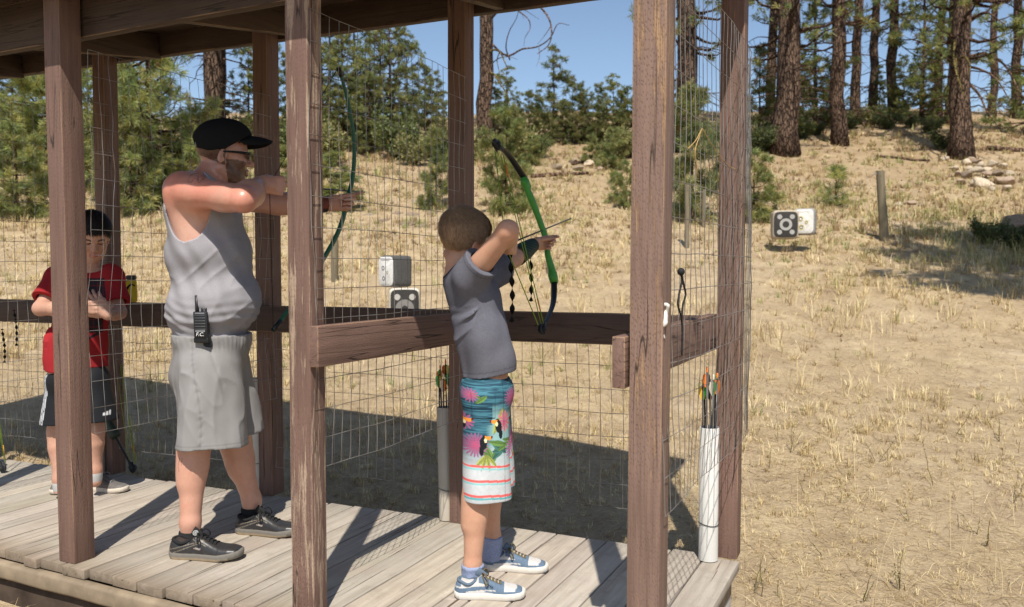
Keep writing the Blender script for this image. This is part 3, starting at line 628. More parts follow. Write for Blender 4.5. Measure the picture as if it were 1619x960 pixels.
for k, px, py, s in (('a', 790, 250, 1.2), ('b', 822, 252, 1.), ('a', 850, 250, 1.1), ('b', 872, 256, 1.), ('c', 895, 250, 1.1), ('b', 915, 248, 1.2), ('a', 940, 250, 1.), ('c', 960, 252, 1.2), ('b', 985, 250, 1.), ('c', 1010, 250, 1.2), ('a', 1040, 248, 1.2),
                    ('c', 1070, 242, 1.2), ('c', 1120, 236, 1.4), ('c', 1200, 240, 1.3), ('c', 1265, 220, 1.1), ('c', 1290, 214, 1.), ('c', 1345, 204, 1.1), ('b', 1380, 198, .9), ('c', 1405, 204, .9), ('c', 1440, 202, 1.), ('c', 1470, 212, 1.3), ('c', 1492, 236, 1.3),
                    ('b', 520, 262, 1.3), ('a', 550, 258, 1.3), ('c', 580, 252, 1.3), ('b', 605, 258, 1.2), ('a', 630, 252, 1.3), ('b', 655, 262, 1.2), ('a', 680, 256, 1.3), ('c', 705, 256, 1.2), ('b', 740, 258, 1.2), ('a', 480, 260, 1.3),
                    ('a', 20, 268, 1.5), ('c', 55, 262, 1.5), ('b', 95, 270, 1.4), ('a', 140, 262, 1.5), ('c', 180, 265, 1.5), ('b', 220, 280, 1.5), ('a', 265, 285, 1.5), ('b', 300, 280, 1.5), ('c', 340, 262, 1.4), ('a', 375, 262, 1.4), ('b', 410, 265, 1.4), ('a', 445, 262, 1.3)):
    if px < 1190 and rt.random() < .38: continue
    lb = {'a': 'green leafy shrub in the undergrowth below the pines', 'b': 'yellowish shrub in the undergrowth below the pines', 'c': 'dark low shrub in the undergrowth below the pines'}[k]
    put_shrub(k, px, py, s, lb, BR, {'a': A1, 'b': A2, 'c': A3}[k])
put_shrub('c', 1610, 396, .9, 'dark shaded shrub at the right border below the rock pile', None, A3); put_shrub('c', 1560, 386, .55, 'small dark shrub left of the shaded one at the right border', None, A3)
# ------------------------------------------------------------------ rocks and logs
t = NT('rock'); nz = t.noise(t.coord((1, 1, 1)), 7, 7, .65); c = t.mix(t.ramp(nz, [(.3, 0.), (.7, 1.)]), (.27, .21, .15), (.52, .44, .345)); c = t.mix(1., c, t.attr(), 'MULTIPLY'); t.bump(nz, .6, .03); M_ROCK = t.fin(c, .9, .15)
def rock_mesh(seed):
    bm = bmesh.new(); bmesh.ops.create_icosphere(bm, subdivisions=3, radius=1); V, F = from_bm(bm); r = np.random.default_rng(seed)
    for k in range(9):
        n = nrm(r.normal(size=3)); h = r.uniform(.5, .85); dd = V@n; V = V-np.maximum(0, dd-h)[:, None]*n*.9
    V *= (1+.09*fbm(V*2.2, seed, 3))[:, None]; return V*np.array([1.2, .9, .62]), F
RK = [tag(MB().add(*rock_mesh(300+k), (c0, c0*c1, c0*c1*.96)).build('rock', M_ROCK, smooth=True, sharp=45), 'rock', 'rock') for k, (c0, c1) in enumerate(((1, 1), (1.25, .98), (.75, .95), (.95, .9), (1.3, .99), (.6, .92)))]
used = set()
def rock(px, py, wpx, label, group=None, k=None, lift=0.):
    P, d = gnd(px, py); k = rt.randrange(6) if k is None else k; s = wpx/2.3*d/FPX
    if k in used: o = RK[k].copy(); COL.objects.link(o)
    else: o = RK[k]; used.add(k)
    o.location = (P[0], P[1], P[2]+s*.3+lift); o.scale = (s, s*rt.uniform(.8, 1.2), s*rt.uniform(.75, 1.15)); o.rotation_euler = (rt.uniform(-.3, .3), rt.uniform(-.3, .3), rt.uniform(0, 6.28))
    tag(o, label, 'rock', group); return o
rock(1552, 297, 42, 'big pale flat faced boulder at the front of the rock pile', 'rocks in the pile under the big pine', 4)
rock(1588, 292, 34, 'brown boulder at the right of the rock pile', 'rocks in the pile under the big pine', 3)
for px, py, wp in ((1520, 292, 22), (1530, 283, 20), (1543, 278, 24), (1560, 282, 22), (1575, 278, 26), (1532, 270, 20), (1550, 268, 18), (1568, 268, 20), (1585, 270, 20), (1528, 262, 18), (1545, 262, 16), (1572, 262, 14), (1515, 280, 18), (1596, 282, 18), (1538, 296, 14), (1570, 302, 16), (1592, 302, 16), (1510, 270, 16), (1560, 274, 18)):
    rock(px, py, wp, 'middle sized grey rock among the others in the pile under the big pine', 'rocks in the pile under the big pine', lift=rt.uniform(0, .12))
rock(1492, 254, 20, 'pale rock on the ground left of the big pine'); rock(1535, 256, 20, 'rounded tan rock at the foot of the big pine')
for px, py, wp in ((600, 318, 30), (640, 322, 26), (662, 318, 34), (690, 322, 30), (628, 338, 36), (655, 340, 40), (684, 338, 36), (700, 350, 30), (640, 356, 44), (670, 358, 40), (605, 350, 34), (580, 340, 30), (560, 346, 28), (590, 362, 26), (700, 372, 30), (675, 376, 34), (545, 330, 22), (520, 340, 24), (625, 372, 28)):
    rock(px, py, wp*.8, 'weathered rock lying on the bank behind the middle wire panel', 'rocks on the bank behind the middle wire panel', lift=-.09)
for px, py, wp in ((905, 258, 18), (930, 262, 22), (945, 256, 18), (880, 268, 20), (915, 270, 24), (950, 270, 16), (870, 330, 9), (1300, 350, 7), (1335, 352, 7), (1350, 350, 6), (1420, 326, 14), (1440, 324, 20), (1455, 326, 12)):
    rock(px, py, wp, 'small pale rock scattered on the dry slope' if px > 960 else 'pale rock below the row of young pines', 'loose rocks on the slope')
for (a, c, r) in (((905, 262), (1000, 246), .05), ((840, 282), (930, 276), .06), ((1385, 250), (1470, 256), .05), ((1560, 238), (1640, 244), .09)):
    A, _ = gnd(*a); C, _ = gnd(*c); Q = np.linspace(0, 1, 10)[:, None]*(C-A)+A; Q[:, 2] = ground_z(Q[:, 0], Q[:, 1])+r*.7
    tag(MB().add(*tube(Q, np.linspace(r, r*.6, 10), 8), GREY).build('fallen_branch', M_BARK, loc=Q[0]), {905: 'fallen branch left of the right front post', 840: 'fallen branch behind the bow of the boy', 1385: 'fallen branch left of the big hooked limb pine', 1560: 'dark fallen log right of the big hooked limb pine'}[a[0]], 'branch')
tag(rock(1598, 366, 62, 'x', None, 5), 'dark boulder in the shade at the right border', 'rock')
# ------------------------------------------------------------------ dry grass
def on_deck(x, y, m=.02): return (x < .075+m) & (y > -.12-m) & (y < row_y(x)+m)
def blades(n, dmin, dmax, hmin, hmax, wd, cols, seed, flat=.0, mask=None, umax=.72, upx=None, curl=.5):
    r = np.random.default_rng(seed); q = r.random(n); d = dmin*(dmax/dmin)**q if dmax/dmin > 1.5 else r.uniform(dmin, dmax, n)
    u = r.uniform(-umax, umax, n)*(d+.8); x = CAM[0]+u*RT[0]+d*FH[0]; y = CAM[1]+u*RT[1]+d*FH[1]
    k = ~on_deck(x, y)
    if mask is not None: k &= mask(x, y, u, d, r)
    x, y, d = x[k], y[k], d[k]; n = len(x); z = ground_z(x, y); a = r.uniform(0, 6.28, n); h = r.uniform(hmin, hmax, n)*(.6+.8*r.random(n))
    dr = np.stack([np.cos(a), np.sin(a), 0*a], 1); lie = r.random(n) < flat; tilt = np.where(lie, r.uniform(1.25, 1.53, n), r.uniform(.05, .6, n)); t2 = np.minimum(tilt+r.uniform(0, curl, n), 1.6)
    p0 = np.stack([x, y, z-.004], 1); p1 = p0+(dr*np.sin(tilt)[:, None]+np.array([0, 0, 1.])*np.cos(tilt)[:, None])*h[:, None]*.55; p2 = p1+(dr*np.sin(t2)[:, None]+np.array([0, 0, 1.])*np.cos(t2)[:, None])*h[:, None]*.45
    w = wd*np.clip(d/5, .7, 5)*r.uniform(.6, 1.3, n); s = np.stack([-np.sin(a), np.cos(a), 0*a], 1)*w[:, None]/2
    V = np.stack([p0-s, p0+s, p1+s*.8, p1-s*.8, p2], 1).reshape(-1, 3); base = np.arange(n)*5
    F4 = np.stack([base, base+1, base+2, base+3], 1); F3 = np.stack([base+3, base+2, base+4], 1)
    c = np.array(cols)[r.integers(0, len(cols), n)]*r.uniform(.75, 1.2, (n, 1)); return V, [F4, F3], np.repeat(c, 5, 0)
STRAW = [(.58, .455, .25), (.52, .40, .205), (.64, .52, .30), (.42, .31, .155)]; OLIVE = [(.30, .29, .11), (.40, .36, .16), (.22, .24, .08)]
def clump(th, sc, seed, soft=.25):
    def f(x, y, u, d, r): return fbm(np.stack([x*sc, y*sc, 0*x], -1), seed, 2)+r.normal(0, soft, len(x)) > th
    return f
def tuft_grass(nt_, per, dmin, dmax, hmin, hmax, wd, cols, seed, th=None, sc=.6, lay=.35, umax=.72):
    r = np.random.default_rng(seed); d = dmin*(dmax/dmin)**(r.random(nt_)**.85); u = r.uniform(-umax, umax, nt_)*(d+.8); x = CAM[0]+u*RT[0]+d*FH[0]; y = CAM[1]+u*RT[1]+d*FH[1]; k = ~on_deck(x, y, .06)
    if th is not None: k &= fbm(np.stack([x*sc, y*sc, 0*x], -1), seed, 2)+r.normal(0, .18, nt_) > th
    x, y, d = x[k], y[k], d[k]; n = len(x); hh = r.uniform(hmin, hmax, n)*(.55+.9*r.random(n))*np.clip((d-2.4)/5.5, .32, 1); pc = np.array(cols)[r.integers(0, len(cols), n)]
    i = np.repeat(np.arange(n), per); N = len(i); a = r.uniform(0, 6.28, N); rad = np.abs(r.normal(0, .28, N))*hh[i]; X = x[i]+np.cos(a)*rad; Y = y[i]+np.sin(a)*rad; Z = ground_z(X, Y)-.006
    a = a+r.normal(0, .7, N); dr = np.stack([np.cos(a), np.sin(a), 0*a], 1); tilt = np.clip(np.abs(r.normal(lay, .32, N)), .02, 1.4); t2 = np.minimum(tilt+r.uniform(.1, .8, N), 1.65); h = hh[i]*r.uniform(.5, 1.15, N)
    p0 = np.stack([X, Y, Z], 1); up = np.array([0, 0, 1.]); p1 = p0+(dr*np.sin(tilt)[:, None]+up*np.cos(tilt)[:, None])*h[:, None]*.55; p2 = p1+(dr*np.sin(t2)[:, None]+up*np.cos(t2)[:, None])*h[:, None]*.45
    w = wd*np.clip(d[i]/6, .6, 5)*r.uniform(.6, 1.3, N); s_ = np.stack([-np.sin(a), np.cos(a), 0*a], 1)*w[:, None]/2; V = np.stack([p0-s_, p0+s_, p1+s_*.8, p1-s_*.8, p2], 1).reshape(-1, 3); q = np.arange(N)*5
    c = pc[i]*r.uniform(.72, 1.25, (N, 1)); return V, [np.stack([q, q+1, q+2, q+3], 1), np.stack([q+3, q+2, q+4], 1)], np.repeat(c, 5, 0)
BRN = [(.30, .20, .11), (.24, .155, .085), (.38, .27, .15)]
g = MB()
g.add(*blades(90000, 2.4, 24, .03, .17, .0030, STRAW+BRN, 2, flat=.985))
g.add(*blades(30000, 2.4, 9, .02, .09, .0022, STRAW+BRN, 8, flat=.97))
g.add(*blades(500, 2.7, 7, .25, .5, .0020, STRAW, 4, flat=.5, curl=1.1))
g.add(*tuft_grass(12000, 16, 3.2, 36, .06, .17, .0040, STRAW, 31, .0, .5))
g.add(*tuft_grass(2600, 14, 5, 36, .12, .27, .0042, STRAW, 32, .35, .4, .35))
g.add(*tuft_grass(4500, 10, 2.6, 30, .04, .11, .0036, STRAW+BRN, 33, -.1, .9, .8))
g.add(*tuft_grass(5200, 13, 14, 42, .10, .26, .0042, BRN+OLIVE, 34, -.1, .3, .4))
g.add(*tuft_grass(10000, 12, 12, 42, .07, .20, .0042, STRAW+BRN+OLIVE[:2], 37, -.35, .35, .5))
g.build('dry_grass', vcol('dry_grass_blades', .8, .1, 20, .1, 0), smooth=False); tag(bpy.data.objects['dry_grass'], 'pale dry grass and straw over the range floor', 'grass', kind='stuff')
g = MB()
g.add(*tuft_grass(1900, 14, 6, 32, .06, .18, .0042, OLIVE, 35, .25, .45, .3))
g.add(*tuft_grass(420, 9, 2.8, 8, .05, .15, .0028, OLIVE, 36, .35, 1.2, .35))
r = np.random.default_rng(5)
for px, py, n, h in ((1560, 400, 60, .45), (1520, 385, 40, .4), (1600, 420, 60, .5), (1500, 360, 30, .35), (1580, 360, 40, .4), (1610, 380, 40, .5), (1440, 330, 20, .3), (1180, 640, 6, .25)):
    P, d = gnd(px, py); u0 = np.dot(P-CAM, RT); d0_ = np.dot(P-CAM, FH)
    X0 = g.n; V, F, c = tuft_grass(n*4, 12, d0_*.94, d0_*1.06, h*.5, h, .0045, OLIVE+STRAW[:1], 900+px, None, .5, .3, 1.0); cu = (V[::5]-CAM)@RT; keep = np.abs(cu-u0) < .8; kk = np.repeat(keep, 5); idx = np.cumsum(kk)-1; F = [f[keep] for f in F]; F = [idx[f] for f in F]; g.add(V[kk], F, c[kk])
g.build('green_grass', vcol('green_grass_blades', .7, .1, 20, .1, 0), smooth=False); tag(bpy.data.objects['green_grass'], 'olive green grass growing in tufts through the straw', 'grass', kind='stuff')
# weeds with dark stalks near the right foreground
b = MB(); r = np.random.default_rng(77)
for px, py, hp in ((1230, 700, 80), (1250, 720, 60), (1215, 745, 70), (1385, 735, 60), (1475, 770, 90), (1440, 830, 60), (1365, 955, 70), (1420, 940, 90), (1560, 870, 60), (1545, 850, 50), (1510, 690, 80), (1300, 880, 60), (1230, 950, 60), (1600, 800, 80), (1450, 700, 60), (1275, 790, 40), (1330, 800, 45), (1580, 700, 70), (1192, 935, 70), (1205, 950, 80)):
    P, d = gnd(px, py); H = hp*d/FPX
    for k in range(r.integers(1, 4)):
        e = nrm([r.normal(0, .35), r.normal(0, .35), 1]); Q = P+np.linspace(0, 1, 7)[:, None]*e*H*r.uniform(.5, 1.1)+r.normal(0, .012*H, (7, 3)); Q[0] = P
        b.add(*tube(Q, np.linspace(.0022, .0008, 7), 4), (.16, .13, .06)); m = 6; s = r.uniform(.25, 1, m); C = np.stack([np.interp(s, np.linspace(0, 1, 7), Q[:, j]) for j in range(3)], 1)
        A = r.normal(size=(m, 3)); A /= np.linalg.norm(A, axis=1)[:, None]; b.add(*tufts(C, A, 2, .018, .0045, np.tile((.26, .22, .09), (m, 1))*r.uniform(.6, 1.4, (m, 1)), r))
tag(b.build('weeds', vcol('weed_stalks', .8, .1), smooth=False), 'sparse thin weeds on the bare dirt at the lower right', 'weeds', kind='stuff')
# ================================================================== implicit bodies
class Field:
    """smooth union of tapered capsules and ellipsoids"""
    def __init__(s): s.P = []; s.off = 0.
    def cap(s, a, b, ra, rb, k=.03, sub=False, flat=None):
        s.P.append(('c', np.array(a, float), np.array(b, float), ra, rb, k, sub, flat)); return s
    def chain(s, pts, rs, k=.03):
        for i in range(len(pts)-1): s.cap(pts[i], pts[i+1], rs[i], rs[i+1], k)
        return s
    def ell(s, c, r, R=None, k=.03, sub=False):
        s.P.append(('e', np.array(c, float), np.array(r, float), np.eye(3) if R is None else np.array(R, float), 0, k, sub, None)); return s
    def __call__(s, X, grow=0.):
        D = np.full(len(X), .5)
        for q in s.P:
            k, sub = q[5], q[6]
            if q[0] == 'c':
                a, b, ra, rb = q[1:5]; e = max(ra, rb)+.10; lo = np.minimum(a, b)-e; hi = np.maximum(a, b)+e
            else:
                e = q[2].max()+.10; lo = q[1]-e; hi = q[1]+e
            m = np.flatnonzero(np.all((X > lo) & (X < hi), 1))
            if not len(m): continue
            x = X[m]
            if q[0] == 'c':
                ab = b-a; h = np.clip(((x-a)@ab)/max(1e-9, ab@ab), 0, 1); v = x-a-h[:, None]*ab
                if q[7] is not None: v = v+(v@q[7][0])[:, None]*q[7][0]*(q[7][1]-1)
                d = np.linalg.norm(v, axis=1)-(ra+(rb-ra)*h)
            else:
                l = (x-q[1])@q[3].T; k0 = np.linalg.norm(l/q[2], axis=1); k1 = np.linalg.norm(l/q[2]**2, axis=1); d = k0*(k0-1)/np.maximum(k1, 1e-9); d = np.where(k0 < 1e-3, -q[2].min(), d)
            if sub:
                h = np.clip(.5-.5*(D[m]+d)/k, 0, 1); D[m] = D[m]*(1-h)-d*h+k*h*(1-h)
            else:
                h = np.clip(.5+.5*(D[m]-d)/k, 0, 1); D[m] = D[m]*(1-h)+d*h-k*h*(1-h)
        return D-grow
def iso(fn, lo, hi, h, skip=(), proj=True):
    """surface nets of fn(points) < 0 on a sparse grid"""
    lo = np.array(lo, float); hi = np.array(hi, float); B = 8
    nb = np.ceil((hi-lo)/h/B).astype(int)+1; n = nb*B
    bi = np.stack(np.meshgrid(*[np.arange(q) for q in nb], indexing='ij'), -1).reshape(-1, 3)
    cen = lo+(bi*B+(B-1)/2)*h; dc = fn(cen); act = np.abs(dc) < B*h*1.15+.012
    D = np.repeat(np.repeat(np.repeat(np.where(dc < 0, -1., 1.).reshape(nb), B, 0), B, 1), B, 2).astype(np.float32)
    loc = np.stack(np.meshgrid(*[np.arange(B)]*3, indexing='ij'), -1).reshape(-1, 3); ab = bi[act]
    for s in range(0, len(ab), 600):
        q = (ab[s:s+600, None, :]*B+loc[None]).reshape(-1, 3); D[q[:, 0], q[:, 1], q[:, 2]] = fn(lo+q*h)
    I = D < 0; cnt = np.zeros(np.array(D.shape)-1, np.int8)
    for dx in (0, 1):
        for dy in (0, 1):
            for dz in (0, 1): cnt += I[dx:n[0]-1+dx, dy:n[1]-1+dy, dz:n[2]-1+dz]
    A = np.argwhere((cnt > 0) & (cnt < 8)); idx = np.full(cnt.shape, -1, np.int32); idx[A[:, 0], A[:, 1], A[:, 2]] = np.arange(len(A))
    cor = [(a, b, c) for a in (0, 1) for b in (0, 1) for c in (0, 1)]; val = [D[A[:, 0]+a, A[:, 1]+b, A[:, 2]+c] for a, b, c in cor]
    S = np.zeros((len(A), 3)); W = np.zeros(len(A))
    for i in range(8):
        for j in range(i+1, 8):
            if sum(abs(cor[i][k]-cor[j][k]) for k in range(3)) != 1: continue
            m = (val[i] < 0) != (val[j] < 0); t = np.where(m, val[i]/(val[i]-val[j]+1e-12), 0)[:, None]
            S += np.where(m[:, None], np.array(cor[i])*(1-t)+np.array(cor[j])*t, 0); W += m
    V = lo+(A+S/W[:, None])*h; Fs = []
    for ax in range(3):
        u, v = [(1, 2), (2, 0), (0, 1)][ax]; sl0 = [slice(None)]*3; sl1 = [slice(None)]*3; sl0[ax] = slice(0, -1); sl1[ax] = slice(1, None)
        a = I[tuple(sl0)]; b = I[tuple(sl1)]; E = np.argwhere(a != b); E = E[(E[:, u] > 0) & (E[:, v] > 0) & (E[:, u] < cnt.shape[u]) & (E[:, v] < cnt.shape[v])]
        if not len(E): continue
        fl = a[E[:, 0], E[:, 1], E[:, 2]]; eu = np.eye(3, dtype=int)[u]; ev = np.eye(3, dtype=int)[v]
        q = [idx[tuple((E-o).T)] for o in (eu+ev, ev, 0*eu, eu)]; Q = np.stack(q, 1); Q[~fl] = Q[~fl][:, ::-1]; Fs.append(Q[(Q >= 0).all(1)])
    F = np.concatenate(Fs)
    for _ in range(int(proj)):                       # pull the vertices onto the surface
        e = h*.3; g = np.stack([fn(V+np.eye(3)[k]*e)-fn(V-np.eye(3)[k]*e) for k in range(3)], 1)/(2*e); gl = np.maximum(np.linalg.norm(g, axis=1), .3)
        V = V-np.clip(fn(V)/gl**2, -h*.6, h*.6)[:, None]*g
    for (a, b) in skip:
        c = V[F].mean(1); ins = np.all((c > np.array(a)) & (c < np.array(b)), 1); F = F[~ins]
    used = np.unique(F); mp = np.full(len(V), -1); mp[used] = np.arange(len(used)); return V[used], mp[F]
def body_mesh(fn, lo, hi, h, fine, col):
    """coarse everywhere, finer inside the boxes of `fine` (lo, hi, h)"""
    b = MB(); V, F = iso(fn, lo, hi, h, [(np.array(a)+h, np.array(c)-h) for a, c, _ in fine]); b.add(V, [F], col(V))
    for a, c, hh in fine:
        V, F = iso(fn, a, c, hh); b.add(V, [F], col(V))
    return b
def head_axes(fwd, up=(0, 0, 1.), roll=0.):
    x = nrm(fwd); y = nrm(np.cross(up, x)); z = np.cross(x, y); return np.array([x, y, z])
def head(F, c, A, s, child=False, k=.014):
    """head about c (between the ears), rows of A = forward, left, up"""
    L = lambda x, y, z: np.array(c)+s*(x*A[0]+y*A[1]+z*A[2])
    E = lambda p, r, kk=k, sub=False: F.ell(L(*p), np.array(r)*s, A, kk*s, sub)
    E((-.010, 0, .040), (.099, .078, .086)); E((.030, 0, -.020), (.064, .064, .085), .03); E((.022, 0, -.062), (.058, .054, .048), .025)
    E((.062, 0, -.094), (.026, .028, .020), .02)
    for q in (-1, 1):
        F.cap(L(-.012, q*.058, -.055), L(.050, q*.034, -.092), .020*s, .017*s, .025*s)         # jaw
        E((.062, q*.040, -.022), (.026, .024, .022), .018)                                     # cheek
        E((.092, q*.031, .006), (.015, .019, .012), .010, True)                                # socket
        E((.076, q*.031, .006), (.0125, .0125, .0125), .003)                                   # eye
        F.cap(L(.084, q*.014, .023), L(.072, q*.048, .021), .0075*s, .006*s, .012*s)           # brow
        e = L(-.006, q*.079, -.006); R = np.array([nrm(A[0]*.86-A[2]*.25-A[1]*q*.35), nrm(A[1]+A[0]*q*.35), A[2]])
        F.ell(e, np.array((.019, .0075, .033))*s, R, .006*s); F.ell(e+s*(.004*A[0]+q*.009*A[1]), np.array((.010, .006, .019))*s, R, .005*s, True)
        F.ell(L(.004, q*.076, -.034), np.array((.009, .006, .010))*s, A, .006*s)
    nl = .75 if child else 1.
    F.cap(L(.088, 0, .016), L(.098+.012*nl, 0, -.022), .0075*s, .0115*s, .012*s); E((.097, .010, -.028), (.010, .007, .006), .008); E((.097, -.010, -.028), (.010, .007, .006), .008)
    F.cap(L(.086, -.019, -.057), L(.094, 0, -.053), .0045*s, .0062*s, .006*s); F.cap(L(.094, 0, -.053), L(.086, .019, -.057), .0062*s, .0045*s, .006*s)
    F.cap(L(.086, -.016, -.064), L(.092, 0, -.066), .0050*s, .0072*s, .006*s); F.cap(L(.092, 0, -.066), L(.086, .016, -.064), .0072*s, .0050*s, .006*s)
    return L
def hand(F, wrist, d, n, across, s=1., curls=((20, 30, 20),)*4, thumb=(.6, .75, .45), tcurl=25., spread=.06):
    """wrist -> fingers along d, curling towards n; across = index to little finger"""
    d = nrm(d); n = nrm(np.array(n)-d*np.dot(n, d)); a = np.cross(d, n); a = a*np.sign(np.dot(a, across)); w = np.array(wrist, float)
    kn = [w+s*(d*l+a*o) for l, o in ((.092, -.030), (.096, -.009), (.091, .011), (.083, .029))]
    for q, kp in enumerate(kn):
        F.cap(w+s*(d*.012+a*(-.016, -.006, .006, .016)[q]), kp, .0165*s, .0125*s, .014*s)
    F.cap(w-d*.01*s, w+d*.04*s, .024*s, .022*s, .02*s)
    for q, kp in enumerate(kn):
        sc = (.95, 1.06, .98, .78)[q]; p = kp; th = 0.; dd = nrm(d+a*spread*(q-1.4)); r = .0098*s*(1., 1., .96, .86)[q]
        cs = curls[q] if len(curls) > 1 else curls[0]
        for i, L in enumerate((.044, .027, .022)):
            th += R_(cs[i]); e = p+(dd*math.cos(th)+n*math.sin(th))*L*s*sc; F.cap(p, e, r*(1, .93, .86)[i], r*(.95, .88, .78)[i], .004*s); p = e
    p = w+s*(d*.024-a*.022+n*.006); t = nrm(d*thumb[0]-a*thumb[1]+n*thumb[2]); F.cap(w+d*.012*s, p, .02*s, .017*s, .015*s)
    for i, L in enumerate((.040, .034, .027)):
        e = p+t*L*s; F.cap(p, e, (.0145, .0115, .0105)[i]*s, (.0118, .0108, .0088)[i]*s, .007*s); p = e; t = nrm(t*math.cos(R_(tcurl))+nrm(d*.8+n*.35+a*.35)*math.sin(R_(tcurl)))
def skin(name, spec=.35, rough=.5):
    t = NT(name); v = t.coord(); n1 = t.noise(v, 14, 5, .6); n2 = t.noise(v, 220, 3, .6); n3 = t.noise(v, 60, 4, .6)
    c = t.mix(1., t.attr(), t.mix(t.ramp(n1, [(.3, 0.), (.7, 1.)]), (.93, .88, .86), (1.06, 1.05, 1.04)), 'MULTIPLY')
    c = t.mix(t.ramp(n3, [(.60, 0.), (.75, .25)]), c, t.mix(1., c, (.80, .62, .55), 'MULTIPLY'))
    n5 = t.noise(v, 32, 4, .6); c = t.mix(t.ramp(n5, [(.56, 0.), (.72, .35)]), c, t.mix(1., c, (1.05, .72, .66), 'MULTIPLY')); hr = t.noise(t.coord((220, 220, 60)), 1, 2); c = t.mix(t.ramp(hr, [(.62, 0.), (.70, .28)]), c, t.mix(1., c, (.55, .45, .40), 'MULTIPLY')); t.bump(t.math('ADD', n2, t.math('MULTIPLY', n3, .5)), .26, .0015); return t.fin(c, rough, spec, 0, .12)
def cloth(name, nscale=350, amt=.10, rough=.9, bump=.3, sheen=.0, weave=None):
    t = NT(name); v = t.coord(); nz = t.noise(v, nscale, 3, .7); big = t.noise(v, 9, 4)
    c = t.mix(1., t.attr(), t.ramp(nz, [(.3, 1-amt), (.7, 1+amt)]), 'MULTIPLY'); c = t.mix(1., c, t.ramp(big, [(.3, .94), (.7, 1.05)]), 'MULTIPLY')
    t.bump(nz, bump, .0012); t.fin(c, rough, .15)
    if sheen: t.b.inputs['Sheen Weight'].default_value = sheen
    return t.m
def smooth(a, b, x): q = np.clip((x-a)/(b-a), 0, 1); return q*q*(3-2*q)
M_SKIN = skin('skin'); M_SKIN_OILY = skin('sunburnt_skin', .5, .36); M_CLOTH = cloth('jersey_cloth', 420, .12); M_RIB = cloth('ribbed_cotton', 300, .10); M_SHORT = cloth('smooth_polyester', 500, .05, .62, .12, .0)
M_HAIR = vcol('hair_strands', .5, .18, 90, .25, .3, .003); M_BLACKCLOTH = cloth('black_cotton', 300, .15, .85, .25); M_LEATHER = vcol('shoe_leather', .38, .45, 60, .25, .25, .003); M_RUBBER = vcol('rubber_sole', .75, .2, 50, .08)
M_SUEDE = vcol('suede_upper', .8, .15, 120, .15, .2, .002)
